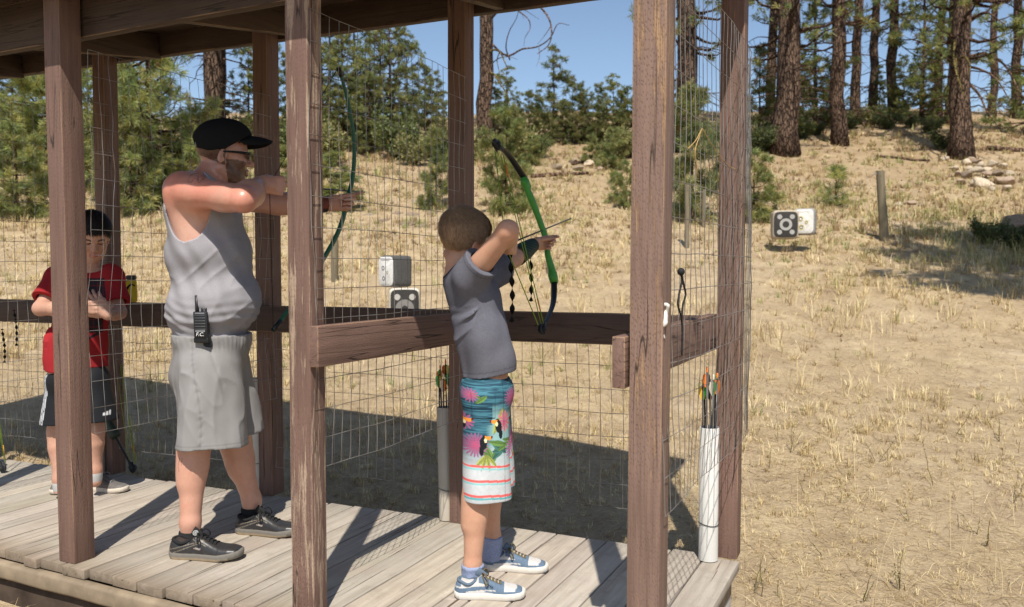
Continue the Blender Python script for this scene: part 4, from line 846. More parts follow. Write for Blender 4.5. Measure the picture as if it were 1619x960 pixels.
# ------------------------------------------------------------------ shoes
def shoe(parent, heel, toe, L, style, scale_w=1., lift=0.):
    """heel, toe: plan points on the deck; L length in metres"""
    x = nrm([toe[0]-heel[0], toe[1]-heel[1], 0]); z = np.array([0, 0, 1.]); y = np.cross(z, x); O = np.array([heel[0], heel[1], lift])
    n, m = 110, 64; s = np.linspace(0, 1, n)
    wid = np.interp(s, [0, .03, .08, .2, .38, .55, .72, .84, .93, .975, 1], np.array([.010, .022, .031, .034, .033, .039, .046, .045, .036, .024, .004])/.30)*L*scale_w
    off = np.interp(s, [0, .3, .6, 1], [0, 0, .006, .012])*L*0
    top = np.interp(s, [0, .04, .10, .20, .30, .38, .50, .62, .75, .86, .94, 1], np.array([.045, .074, .080, .070, .074, .098, .082, .066, .053, .045, .036, .020])/.30)*L
    if style == 'runner': top = top*.98
    sole_h = {'court': .030, 'runner': .026, 'grey': .028}[style]*L/.30
    rise = np.interp(s, [0, .05, .7, 1], [.004, 0, 0, {'court': .004, 'runner': .016, 'grey': .010}[style]])*L/.30
    P = lambda sx, yy, zz: O+np.outer(sx*L, x)+np.outer(yy, y)+np.outer(zz, z)
    # upper: half superellipse sections
    th = np.linspace(0, np.pi, m); V = []; pat = []
    for i in range(n):
        ex = .62 if s[i] > .3 else .5; cw = np.sign(np.cos(th))*np.abs(np.cos(th))**ex; sw = np.sin(th)**.8; zz = sole_h*.75+rise[i]+(top[i]-sole_h*.75)*sw
        V.append(P(np.full(m, s[i]), wid[i]*.97*cw+off[i], zz)); pat.append(np.stack([np.full(m, s[i]), zz/(top.max()), cw], 1))
    V = np.concatenate(V); pat = np.concatenate(pat); i = np.arange(n-1)[:, None]; j = np.arange(m-1)[None]
    Fq = np.stack([i*m+j, i*m+j+1, (i+1)*m+j+1, (i+1)*m+j], -1).reshape(-1, 4)
    sx, zx, cy = pat.T; hz = zx; col = np.zeros((len(V), 3))
    if style == 'court':
        white = np.array((.54, .515, .49)); blue = np.array((.115, .165, .23)); col[:] = white
        sw = np.abs(hz-(.36+.16*np.sin((sx-.02)*3.4)+.02)) < (.085-.02*sx); sw &= (sx > .02) & (sx < .66); low = (hz < .42) & (sx > .33) & (sx < .7) & (hz > .44-.35*(sx-.33)*1.6)
        heelp = (sx < .17-.18*(hz-.3)) & (hz < .52) | (sx < .1) & (hz > .58); toec = (sx > .86) & (hz < .46) | (sx > .62) & (hz < .41); eye = (sx > .34) & (sx < .70) & (hz > .74-.75*(sx-.36)) & (hz < 1.05) & (np.abs(cy) > .25) & (hz > .52)
        vamp = (sx > .58) & (sx < .70) & (hz < .68); col[sw | heelp | toec | eye | vamp | low] = blue; col[(np.abs(cy) < .3) & (sx > .34) & (sx < .66)] = (.5, .47, .43)
    elif style == 'runner':
        col[:] = (.028, .026, .026); ln = np.zeros(len(V), bool)
        for a, b, c in ((.30, 1.2, .10), (.42, .9, .05), (.80, -1.3, .40)): ln |= np.abs(hz-(a+b*(sx-c))) < .013
        ln &= (sx > .03) & (sx < .55) & (hz > .25) & (np.abs(cy) > .5); col[ln] = (.20, .165, .12); col[(hz < .30) & (sx > .02)] = (.05, .047, .045)
        col[(np.abs(hz-.50) < .035) & (sx > .37) & (sx < .47) & (np.abs(cy) > .5)] = (.33, .28, .25)
    else:
        col[:] = (.13, .118, .11); col[(sx > .85) & (hz < .5)] = (.16, .145, .135); col[(np.abs(hz-.40-.4*(sx-.2)) < .04) & (sx < .45)] = (.30, .28, .27)
    up = MB().add(V, [Fq], col); U = up.build('shoe', M_LEATHER if style == 'runner' else M_SUEDE, parent, sharp=60)
    # sole: outline slab
    V = []; prof = [(0, .94, 0.), (0, 1.03, .18), (0, 1.05, .55), (0, 1.035, .9), (0, .98, 1.02), (0, .7, 1.02)]
    for side in (1, -1): pass
    out = [(s[i], wid[i]) for i in range(n)]+[(s[i], -wid[i]) for i in range(n-1, -1, -1)]; K = len(out)
    for _, k, q in prof:
        V.append(np.array([O+x*(.5+(a-.5)*(1+(k-1)*.35))*L+y*b*k+z*((q*sole_h)+np.interp(a, s, rise)*(1 if q > .0 else .9)) for a, b in out]))
    V = np.concatenate(V); i = np.arange(len(prof)-1)[:, None]; j = np.arange(K)[None]
    F = [np.stack([i*K+j, i*K+(j+1) % K, (i+1)*K+(j+1) % K, (i+1)*K+j], -1).reshape(-1, 4), np.arange(K)[::-1]]
    sc = {'court': (.62, .58, .52), 'runner': (.30, .26, .20), 'grey': (.55, .48, .40)}[style]; cc = np.tile(sc, (len(V), 1)); zz = (V[:, 2]-lift)/sole_h
    if style == 'court': cc[zz < .12] = (.45, .40, .34)
    if style == 'runner': cc[(zz < .3)] = (.42, .32, .20); cc[zz > .5] = (.16, .145, .125)
    MB().add(V, F, cc).build('sole', M_RUBBER, U, sharp=50)
    # laces
    b = MB(); lc = {'court': (.14, .11, .06), 'runner': (.02, .02, .02), 'grey': (.2, .19, .19)}[style]
    for q in range(6):
        a = .40+.048*q; hw = wid[int(a*n)]*.42; tz = np.interp(a, s, top)+.004; e = (-1)**q
        for sg in (1, -1):
            Q = np.array([O+x*(a+sg*.014*t)*L+y*hw*t*1.05+z*(tz*(1-.10*t*t)) for t in np.linspace(-1, 1, 9)]); b.add(*tube(Q, .0032*L/.3, 5), lc)
    a = .385; tz = np.interp(a, s, top)+.006
    for sg, q in ((1, .7), (-1, .7)):
        Q = spline([O+x*a*L+z*tz, O+x*(a+.05)*L+y*sg*.035*L/.3+z*(tz+.007*q), O+x*(a+.09)*L+y*sg*.046*L/.3+z*(tz-.012), O+x*(a+.07)*L+y*sg*.05*L/.3+z*(tz-.04*q), O+x*(a+.015)*L+y*sg*.02+z*(tz-.006)], 18); b.add(*tube(Q, .0028*L/.3, 5), lc)
    b.build('lace', M_BLACKCLOTH, U)
    # padded collar and tongue
    b = MB(); tg = {'court': (.11, .15, .2), 'runner': (.02, .02, .02), 'grey': (.07, .065, .06)}[style]
    th = np.linspace(0, 2*np.pi, 22); Q = np.array([O+x*(.175+.125*np.cos(t))*L+y*.030*L/.3*scale_w*np.sin(t)+z*(np.interp(.175+.125*np.cos(t), s, top)+.002-(.006*np.sin(t)**2)) for t in th]); b.add(*tube(Q, .0068*L/.3, 7), tg)
    Q = np.array([O+x*(.44-.12*t)*L+z*(np.interp(.44, s, top)*(1+.02*t)+.020*t*L/.3) for t in np.linspace(0, 1, 7)]); b.add(*tube(Q, np.linspace(.014, .019, 7)*L/.3, 8, .32, up=y), tg)
    b.build('tongue', M_BLACKCLOTH, U); return U
def person(name, base, label): return thing('person', base, label, 'person')
# ================================================================== the man in the cap
def man():
    D0 = 3.525; J = lambda x, y, dv=0.: at(x, y, D0+dv)
    base = np.array([-1.94, .40, 0.]); T = thing('person', base, 'man in a black cap and grey tank top drawing a long green bow', 'person')
    F = Field(); fac = nrm(RT*.97+FH*.22); lef = np.cross([0, 0, 1.], fac); TA = np.array([fac, lef, [0, 0, 1.]])
    # trunk
    F.ell(J(334, 556), (.150, .178, .135), TA); F.ell(J(339, 478), (.178, .185, .150), TA, .06); F.ell(J(349, 470), (.146, .160, .120), TA, .05)
    F.ell(J(331, 403), (.170, .186, .170), TA, .06); F.ell(J(325, 500), (.130, .165, .12), TA, .06); F.ell(J(324, 340), (.145, .185, .130), TA, .06); F.ell(J(318, 312, .02), (.110, .190, .075), TA, .05)
    TR = list(F.P); F.P = [(q[0], q[1], q[2]*(.93 if k < 5 else 1.), *q[3:]) for k, q in enumerate(F.P)]
    # neck, shoulders
    F.cap(J(330, 292, .01), J(341, 262, .01), .068, .060, .03); F.cap(J(330, 288, -.02), J(296, 300, -.12), .058, .062, .05); F.cap(J(333, 288, .05), J(352, 306, .18), .055, .058, .05)
    sR, eR, wR = J(287, 301, -.155), J(385, 317, -.345), J(410, 292, -.10); sL, eL, wL = J(350, 309, .195), J(440, 322, .30), J(519, 323, .42)
    F.cap(sR, J(310, 305, -.20), .072, .067, .05); F.cap(J(304, 304, -.19), J(362, 312, -.30), .064, .055, .03); F.cap(J(354, 313, -.28), eR, .054, .040, .025); F.ell(eR, (.041, .043, .041), None, .015)
    F.cap(eR+.1*(wR-eR), eR+.42*(wR-eR), .050, .053, .03); F.cap(eR+.4*(wR-eR), wR, .052, .031, .03)
    F.cap(J(292, 330, -.12), J(312, 392, -.13), .060, .045, .06)                        # lat under the raised arm
    F.cap(sL, eL, .066, .050, .05); F.cap(eL, eL+.35*(wL-eL), .048, .049, .03); F.cap(eL+.3*(wL-eL), wL, .049, .031, .03)
    # legs
    kR, aR = J(309, 694, -.10), J(301, 826, -.13); kL, aL = J(372, 690, .10), J(398, 790, .135)
    hR, hL = J(328, 570, -.09), J(345, 570, .09)
    F.cap(hR, kR, .084, .064, .05); F.cap(hL, kL, .084, .064, .05)
    for k_, a_, bk in ((kR, aR, -RT*.012), (kL, aL, -RT*.018)):
        F.cap(k_, k_+.3*(a_-k_), .062, .062, .03); F.cap(k_+.12*(a_-k_)+bk, k_+.5*(a_-k_)+bk*.9, .058, .052, .03); F.cap(k_+.45*(a_-k_)+bk*.4, a_, .053, .040, .03); F.cap(a_, a_+np.array([0, 0, -.07])+RT*.0, .040, .038, .02)
    # head
    hA = head_axes(nrm(RT*.92+FH*.39+np.array([0, 0, -.05]))); hc = J(353, 247, .01); L = head(F, hc, hA, 1.06)
    # hands
    nh = len(F.P)
    hA_ = nrm(RT*.86+FH*.5+np.array([0, 0, .0])); hand(F, wR, hA_, np.cross([0, 0, 1.], hA_), -UP, 1.02, ((62, 78, 45), (62, 80, 45), (64, 80, 45), (68, 84, 50)), (.45, .35, .9), 35)
    dB = nrm(wL-eL); hand(F, wL, nrm(dB+np.array([0, 0, .10])), -FH, -UP, 1.02, ((22, 30, 14), (66, 80, 50), (72, 86, 55), (76, 90, 55)), (.93, .10, .62), 8)
    def col(V):
        c = np.tile((.52, .275, .20), (len(V), 1)); n = fbm(V*9, 5, 3)[:, None]
        zt = V[:, 2]; 
        def near(p, r0, r1): return (1-smooth(r0, r1, np.linalg.norm(V-p, axis=1)))[:, None]
        c = c*(1+.05*n)
        burn = np.maximum.reduce([near(sR, .07, .2), near(.5*(sR+eR)+np.array([0, 0, .04]), .05, .16), near(eR, .03, .10)*.8]); c = c*(1-.55*burn)+np.array((.66, .235, .165))*.55*burn
        pale = near(J(290, 352, -.16), .05, .13); c = c*(1-.6*pale)+np.array((.62, .40, .31))*.6*pale
        leg = smooth(.62, .45, zt)[:, None]; c = c*(1-.45*leg)+np.array((.60, .345, .25))*.45*leg
        l = (V-hc)@hA.T/1.06; hd = (np.linalg.norm((V-hc), axis=1) < .17)
        beard = hd & (l[:, 2] < -.010+1.6*np.clip(.024-l[:, 0], 0, .05)) & (l[:, 0] > .006+.22*np.clip(-l[:, 2]-.05, 0, .1)) & (l[:, 2] > -.12) & ~((np.abs(l[:, 1]) < .016) & (l[:, 2] > -.068) & (l[:, 2] < -.052) & (l[:, 0] > .07)) & ~((np.abs(l[:, 1]) < .020) & (l[:, 2] > -.036)) & (l[:, 2] < -.018-.10*np.clip(l[:, 0]-.055, 0, 1))
        bw = beard[:, None]*(.86+.10*vnoise(V*260, 3)[:, None]); c = c*(1-bw)+np.array((.085, .042, .022))*bw
        hair = hd & (l[:, 0] < .004) & (l[:, 2] > -.052) & (l[:, 2] > -.02-.4*np.clip(l[:, 0]+.06, -1, 0.06)) & (np.abs(l[:, 1]) < .083); hw = hair[:, None]*(.84+.12*vnoise(V*260, 4)[:, None]); c = c*(1-hw)+np.array((.06, .032, .02))*hw
        return c
    P = lambda p, r: (np.array(p)-r, np.array(p)+r)
    boxes = [(*P(L(.0, 0, .0), np.array([.135, .135, .15])), .0036), (*P(wR+RT*.06, np.array([.10, .11, .085])), .0030), (*P(wL+dB*.09, np.array([.14, .14, .10])), .0030)]
    fn = F
    pts = np.concatenate([[q[1] for q in F.P]]); lo = pts.min(0)-.25; hi = pts.max(0)+.2; lo[2] = .03
    B = body_mesh(fn, lo, hi, .0065, boxes, col).build('body', M_SKIN_OILY, T)
    # tank top
    TF = Field(); TF.P = list(TR)+[('c', J(292, 330, -.12), J(312, 392, -.13), .060, .045, .06, False, None), ('c', J(330, 288, -.02), J(310, 296, -.08), .058, .058, .05, False, None), ('c', J(333, 288, .05), J(345, 300, .13), .055, .055, .05, False, None)]
    cen = J(333, 430)
    def tank(X):
        d = TF(X); l = (X-cen)@TA.T; z = X[:, 2]
        w = .0035*vnoise(X*np.array([9, 9, 5]), 31)+.0022*vnoise(X*np.array([22, 22, 14]), 32)
        bun = smooth(1.10, .90, z); w = w+bun*(.0030*np.sin(z*170+8*vnoise(X*5, 33)+12*l[:, 0])+.0045*vnoise(X*np.array([9, 9, 42]), 34)+.004)
        side = smooth(.0, .2, -l[:, 1]); w = w+side*.0035*np.sin((l[:, 0]*1.1+l[:, 2]*.55)*75+2.5*vnoise(X*6, 35))*smooth(1.42, 1.2, z)
        q3 = l[:, 0]*.75+l[:, 2]*.66; q4 = -l[:, 0]*.66+l[:, 2]*.75; rgd = (1-np.abs(vnoise(np.stack([q3*5, l[:, 1]*5, q4*17], 1), 37)))**4; rg3 = (1-np.abs(vnoise(np.stack([l[:, 0]*6, l[:, 1]*6, l[:, 2]*30], 1), 38)))**4; w = w+.0045*rgd*smooth(1.45, 1.2, z)+.0055*rg3*smooth(1.02, .90, z)
        lowz = smooth(.97, .90, z); d = d-.009+.006*lowz-w*(1-.45*lowz)
        hem = .866+.012*np.sin(l[:, 0]*14)+.01*vnoise(X*7, 36)-.12*np.clip(-l[:, 0]-.02, 0, .2); d = np.maximum(d, hem-z)
        for sd in (-1, 1):                      # arm holes
            c = np.array(J(297, 316, -.17) if sd < 0 else J(352, 316, .20)); q = (X-c)@TA.T; e = np.linalg.norm(q/np.array([.092, .135, .178]), axis=1); d = np.maximum(d, (1-e)*.09)
        c = J(341, 276, .01); q = (X-c)@TA.T; e = np.linalg.norm(q/np.array([.125, .105, .10]), axis=1); d = np.maximum(d, (1-e)*.08)
        return d
    def tcol(V):
        c = np.tile((.29, .278, .295), (len(V), 1)); q = V-np.array(J(297, 316, -.17)); e = np.linalg.norm((q@TA.T)/np.array([.092, .135, .178]), axis=1)
        c[np.abs(e-1.0) < .035] = (.34, .325, .345); return c
    V, Q = iso(tank, cen-np.array([.42, .42, .30]), cen+np.array([.42, .42, .55]), .0046, proj=False); MB().add(V, [Q], tcol(V)).build('tank_top', M_RIB, T)
    # shorts
    SF = Field(); wst = J(333, 520); SF.ell(J(335, 535), (.161, .186, .168), TA); SF.ell(J(324, 590), (.140, .172, .12), TA, .05)
    hmR, hmL = J(335, 704, -.10), J(368, 684, .085)
    SF.cap(J(330, 580, -.075), hmR, .134, .136, .02); SF.cap(J(346, 580, .075), hmL, .126, .116, .012)
    inn = Field(); inn.cap(hmR+np.array([0, 0, .06]), hmR-np.array([0, 0, .2]), .096, .110, .001); inn.cap(hmL+np.array([0, 0, .06]), hmL-np.array([0, 0, .2]), .074, .084, .001)
    def shorts(X):
        d = SF(X); l = (X-wst)@TA.T; z = X[:, 2]
        a = np.arctan2(l[:, 1], l[:, 0]); w = .0095*np.sin(a*5+5*vnoise(X*np.array([3, 3, 1.5]), 41))*smooth(.86, .5, z)+.0065*vnoise(X*np.array([9, 9, 4]), 42)+.0030*vnoise(X*np.array([24, 24, 11]), 43)
        rg = (1-np.abs(vnoise(X*np.array([13, 13, 3.2])+.6*vnoise(X*4, 48)[:, None], 46)))**4; rg2 = (1-np.abs(vnoise((X+X[:, 2:3]*np.array([.5, .3, 0]))*np.array([11, 11, 6]), 47)))**5; w = w+.0075*rg*smooth(.84, .70, z)+.005*rg2
        sm = np.exp(-((l[:, 0]+.03+.02*np.sin(z*9))/.010)**2)*(l[:, 1] < 0); w = w+sm*(.0035*np.abs(np.sin(z*95+3*vnoise(X*20, 49)))-.003)
        pk = np.exp(-((l[:, 0]-.035+.35*(z-.80))/.006)**2)*(l[:, 1] < 0)*smooth(.68, .70, z)*smooth(.845, .83, z); w = w-pk*.003
        ga = smooth(.815, .85, z); w = w+ga*(.0010*np.sin(a*60+9*vnoise(X*12, 44))+.0030*vnoise(X*np.array([45, 45, 14]), 45))
        d = d-w; hz = np.where(np.linalg.norm(X-hmR, axis=1) < np.linalg.norm(X-hmL, axis=1), hmR[2], hmL[2])+.006*np.sin(a*3)
        d = np.maximum(d, hz-z); d = np.maximum(d, z-.892); d = np.maximum(d, -inn(X)); return d
    def scol(V):
        c = np.tile((.25, .24, .235), (len(V), 1)); q = np.minimum(np.abs(V[:, 2]-(hmR[2]+.022)), 9); c[(q < .0035)] *= .8
        l = (V-wst)@TA.T; seam = (np.abs(l[:, 0]+.03+.02*np.sin(V[:, 2]*9)) < .004) & (l[:, 1] < -.05); c[seam] *= .88; return c
    V, Q = iso(shorts, wst-np.array([.36, .36, .56]), wst+np.array([.40, .36, .08]), .0050, proj=False); MB().add(V, [Q], scol(V)).build('shorts', M_SHORT, T)
    # cap
    CF = Field(); cs = 1.06; CF.ell(L(-.006, 0, .052), np.array((.116, .093, .098))*cs, hA, .01); CF.ell(L(.03, 0, .085), np.array((.075, .080, .062))*cs, hA, .03)
    def capf(X):
        d = CF(X); l = (X-hc)@hA.T/cs; cutz = .018+.72*np.clip(l[:, 0], 0, .2)+.18*np.clip(l[:, 0], -.2, 0)+.9*np.clip(-l[:, 0]-.06, 0, 1)*.5
        d = np.maximum(d, (cutz-l[:, 2])*cs); arch = np.linalg.norm((l-np.array([-.118, 0, .034]))/np.array([.06, .040, .030]), axis=1); d = np.maximum(d, (1-arch)*.03)
        inner = np.linalg.norm((l-np.array([-.006, 0, .046]))/np.array([.108, .086, .088]), axis=1); d = np.maximum(d, -((inner-1)*.09)) ; return d-.0015*np.sin(np.arctan2(l[:, 1], l[:, 0])*3)**8*0
    V, Q = iso(capf, hc-.17, hc+np.array([.17, .17, .21]), .0036, proj=False); C = MB().add(V, [Q], (.011, .011, .012)).build('cap', M_BLACKCLOTH, T)
    n, m = 16, 22; V = []
    for i in range(n):
        r = i/(n-1)
        for j in range(m):
            ph = (j/(m-1)-.5)*2; yy = ph*.082*(1-.10*r)*math.sqrt(max(0, 1-.42*r*r*0)); ext = .104*r*math.sqrt(max(0.0, 1-ph**4*.98)); xx = .088-.55*yy*yy/.09*.9+ext; V.append(L(xx, yy, .092+.012*r-6.0*yy*yy-.022*r*r))
    V = np.array(V); i = np.arange(n-1)[:, None]; j = np.arange(m-1)[None]; Fq = np.stack([i*m+j, i*m+j+1, (i+1)*m+j+1, (i+1)*m+j], -1).reshape(-1, 4); K = len(V)
    edge = [a*m for a in range(n)]+[(n-1)*m+a for a in range(1, m)]+[a*m+m-1 for a in range(n-2, -1, -1)]; e = np.array(edge)
    MB().add(np.vstack([V, V-hA[2]*.006]), [Fq, Fq[:, ::-1]+K, np.stack([e[:-1], e[1:], e[1:]+K, e[:-1]+K], 1)], (.012, .012, .013)).build('brim', M_BLACKCLOTH, C, sharp=50)
    b = MB(); V, F2 = lathe([(.0, .006), (.006, .005), (.008, .001), (.008, -.002)], L(-.006, 0, .152), hA[2], 12); b.add(V, F2, (.012, .012, .013)); b.build('button', M_BLACKCLOTH, C)
    # sunglasses
    b = MB(); s = 1.06
    for q in (-1, 1):
        Q = [L(.096-.35*max(0, abs(t)-.030)*1.2, q*abs(t) if 0 else q*(.034+t*.0), 0) for t in (0,)]
        o = [(math.cos(a)*.025*(1+.12*math.cos(a)*q), math.sin(a)*.018*(1-.1*math.sin(a))) for a in np.linspace(0, 2*np.pi, 20, endpoint=False)]; ax = nrm(hA[1]-hA[0]*q*.32)
        V, F2 = prism(o, .003, L(.101, q*.033, .004), ax, hA[2], .001); b.add(V, F2, (.01, .01, .012))
        b.add(*tube(np.array([L(.096, q*.056, .012), L(.07, q*.072, .012), L(.02, q*.083, .010), L(-.006, q*.087, .008)]), [.0062, .0058, .0046, .0036], 6), (.01, .01, .012))
    b.add(*tube(np.array([L(.104, -.014, .012), L(.112, 0, .015), L(.104, .014, .012)]), .0024, 6), (.01, .01, .012)); b.build('sunglasses', vcol('dark_plastic_lens', .25, .3, 40, .05, .02), T)
    # arm guard on the bow arm
    b = MB(); a0, a1 = eL+.50*(wL-eL), eL+.97*(wL-eL); ax = nrm(a1-a0); up = nrm(np.array([0, 0, 1.])-ax*ax[2]); sd = np.cross(ax, up); n, m = 10, 24; V = []; cc = []
    for i in range(n):
        p = a0+(a1-a0)*i/(n-1); r = np.interp(i/(n-1), [0, 1], [.0530, .0385])
        for j in range(m):
            t = 2*np.pi*j/m; V.append(p+(up*math.cos(t)+sd*math.sin(t))*r); k = (j//3) % 3; cc.append((.16, .040, .026) if k else (.028, .018, .016))
    i = np.arange(n-1)[:, None]; j = np.arange(m)[None]; b.add(np.array(V), [np.stack([i*m+j, i*m+(j+1) % m, (i+1)*m+(j+1) % m, (i+1)*m+j], -1).reshape(-1, 4)], np.array(cc))
    G = b.build('arm_guard', vcol('old_leather', .6, .3, 70, .2), T); strap(G, a0+(a1-a0)*.55-up*.045, .085, 2, .010, M_BLACKCLOTH)
    # tattoos
    def ink(polys, name, r=.0014):
        b = MB()
        for pl in polys:
            Q = spline([onsurf(F, *p) for p in pl], 5*len(pl)); v = nrm(CAM-Q.mean(0)); b.add(*tube(Q+v*.0004, r*.7, 4, .35, up=v), (.9, .9, .9))
        b.build(name, plain('tattoo_ink', (.20, .115, .095), .6, .2), B)
    ink([[(297, 286), (300, 279), (306, 275), (314, 274), (321, 276), (324, 281), (319, 284), (316, 288), (313, 288), (313, 283), (306, 283), (303, 288), (299, 288), (297, 286)], [(309, 277), (313, 280), (312, 285)]], 'tattoo', .0013)
    ink([[(284, 724), (282, 735), (283, 746)], [(288, 724), (287, 736)], [(283, 730), (287, 731)]], 'tattoo', .0010)
    # shoes and socks
    hr, tr_ = onz(270, 880), onz(386, 884); shoe(T, hr, hr+(tr_-hr)*1.0, .305, 'runner', 1.08)
    hl, tl = onz(374, 841), onz(452, 846); dl = nrm(tl-hl); shoe(T, hl, hl+dl*.305, .305, 'runner', 1.08)
    for a_ in (aR, aL):
        V, F2 = lathe([(.047, -.09), (.048, -.05), (.047, -.038), (.044, -.033), (.040, -.034)], a_, (0, 0, 1), 20); MB().add(V, F2, (.02, .02, .02)).build('sock', M_BLACKCLOTH, T)
    return T, dict(shoe=(hr, nrm(tr_-hr)), wR=wR, wL=wL, eL=eL, fac=fac, TA=TA)
def onsurf(F, px, py, d0=2.2, d1=5.):
    v = ray(px, py); d = d0
    for _ in range(160):
        h = float(F((CAM+v*d)[None])[0])
        if h < .0005: break
        d += max(.0008, min(h*.7, .15))
        if d > d1: break
    return CAM+v*d
def strap(parent, top, L, turns, w, m, name='strap', col=(.012, .012, .012), sway=.012, along=None):
    """twisted flat ribbon hanging down from top"""
    n = 14*turns; t = np.linspace(0, 1, n); ph = t*turns*np.pi; along = RT if along is None else along
    C = np.array(top)+np.outer(-t*L, [0, 0, 1.])+np.outer(np.sin(t*2.4)*sway, along); S = np.cos(ph)[:, None]*along+np.sin(ph)[:, None]*np.cross(along, [0, 0, 1.]); ww = w*(.25+.75*np.abs(np.cos(ph)))/2; ww[-1] = .001
    N = np.sin(ph)[:, None]*along-np.cos(ph)[:, None]*np.cross(along, [0, 0, 1.])
    V = np.stack([C-S*ww[:, None]-N*.0008, C+S*ww[:, None]-N*.0008, C+S*ww[:, None]+N*.0008, C-S*ww[:, None]+N*.0008], 1).reshape(-1, 3)
    i = np.arange(n-1)[:, None]; j = np.arange(4)[None]; F = [np.stack([i*4+j, i*4+(j+1) % 4, (i+1)*4+(j+1) % 4, (i+1)*4+j], -1).reshape(-1, 4)]
    return MB().add(V, F, col).build(name, m, parent, smooth=False, loc=None if parent is not None else top)
MAN, MJ = man()
# ================================================================== hair with strands
def hair_mesh(L, A, c, s, low_x, low_z, thick, seed, whorl, col, n=9000, ln=.026, wd=.0014, wig=.004, fade=None):
    F = Field(); F.ell(L(-.010, 0, .042), (np.array((.099, .078, .086))+thick)*s, A, .01)
    if fade is not None: F.ell(L(.030, 0, .088), np.array((.070, .062, .050))*s, A, .03); F.ell(L(-.03, 0, .075), np.array((.080, .070, .062))*s, A, .03)
    def f(X):
        l = (X-c)@A.T/s; zl = np.interp(l[:, 0], low_x, low_z)+.004*vnoise(X*90, seed); d = F(X)+.0025*vnoise(X*60, seed+1)-.002
        return np.maximum(d, (zl-l[:, 2])*s*.85)
    V, Q = iso(f, c-np.array([.16]*3), c+np.array([.16, .16, .19]), .0042); r = np.random.default_rng(seed); b = MB()
    cc = np.array(col)*(1+.12*vnoise(V*60, seed)[:, None]); b.add(V, [Q], cc)
    if fade is not None:
        zl = (V-c)@A[2]/s; xl = (V-c)@A[0]/s; q = (1-smooth(-.030, .050, zl-.25*np.clip(xl, -.1, 0)))[:, None]*.38; cc = cc*(1-q)+np.array(fade)*q; b.C[-1] = cc
    k = r.integers(0, len(V), n); P = V[k]; zk = (P-c)@A[2]/s; keepf = smooth(-.05, .05, zk); N = P-np.array(L(-.01, 0, .03)); N /= np.linalg.norm(N, axis=1)[:, None]
    wv = np.array(L(*whorl)); T = P-wv; T -= N*np.sum(T*N, 1)[:, None]; sw = np.cross(N, T); T = T+sw*.35*np.exp(-np.linalg.norm(P-wv, axis=1)/.03)[:, None]
    T += -.0*A[2]; T /= np.linalg.norm(T, axis=1)[:, None]+1e-9; T += r.normal(0, .13, T.shape); T -= N*np.sum(T*N, 1)[:, None]; T /= np.linalg.norm(T, axis=1)[:, None]+1e-9
    S = np.cross(T, N); le = (ln*s*r.uniform(.6, 1.2, n)*(.35+.65*keepf if fade is not None else 1.))[:, None]; p0 = P-N*.002; p1 = P+T*le*.55+N*wig*r.uniform(.2, 1, (n, 1)); p2 = P+T*le+N*wig*r.uniform(-.6, .7, (n, 1)); w = wd/2
    VV = np.stack([p0-S*w, p0+S*w, p1+S*w*.9, p1-S*w*.9, p2], 1).reshape(-1, 3); i = np.arange(n)*5
    b.add(VV, [np.stack([i, i+1, i+2, i+3], 1), np.stack([i+3, i+2, i+4], 1)], np.repeat(np.array(col)*(r.uniform(.80, 1.25, n)*(1+.30*vnoise(P*22, seed+3)))[:, None], 5, 0)); return b
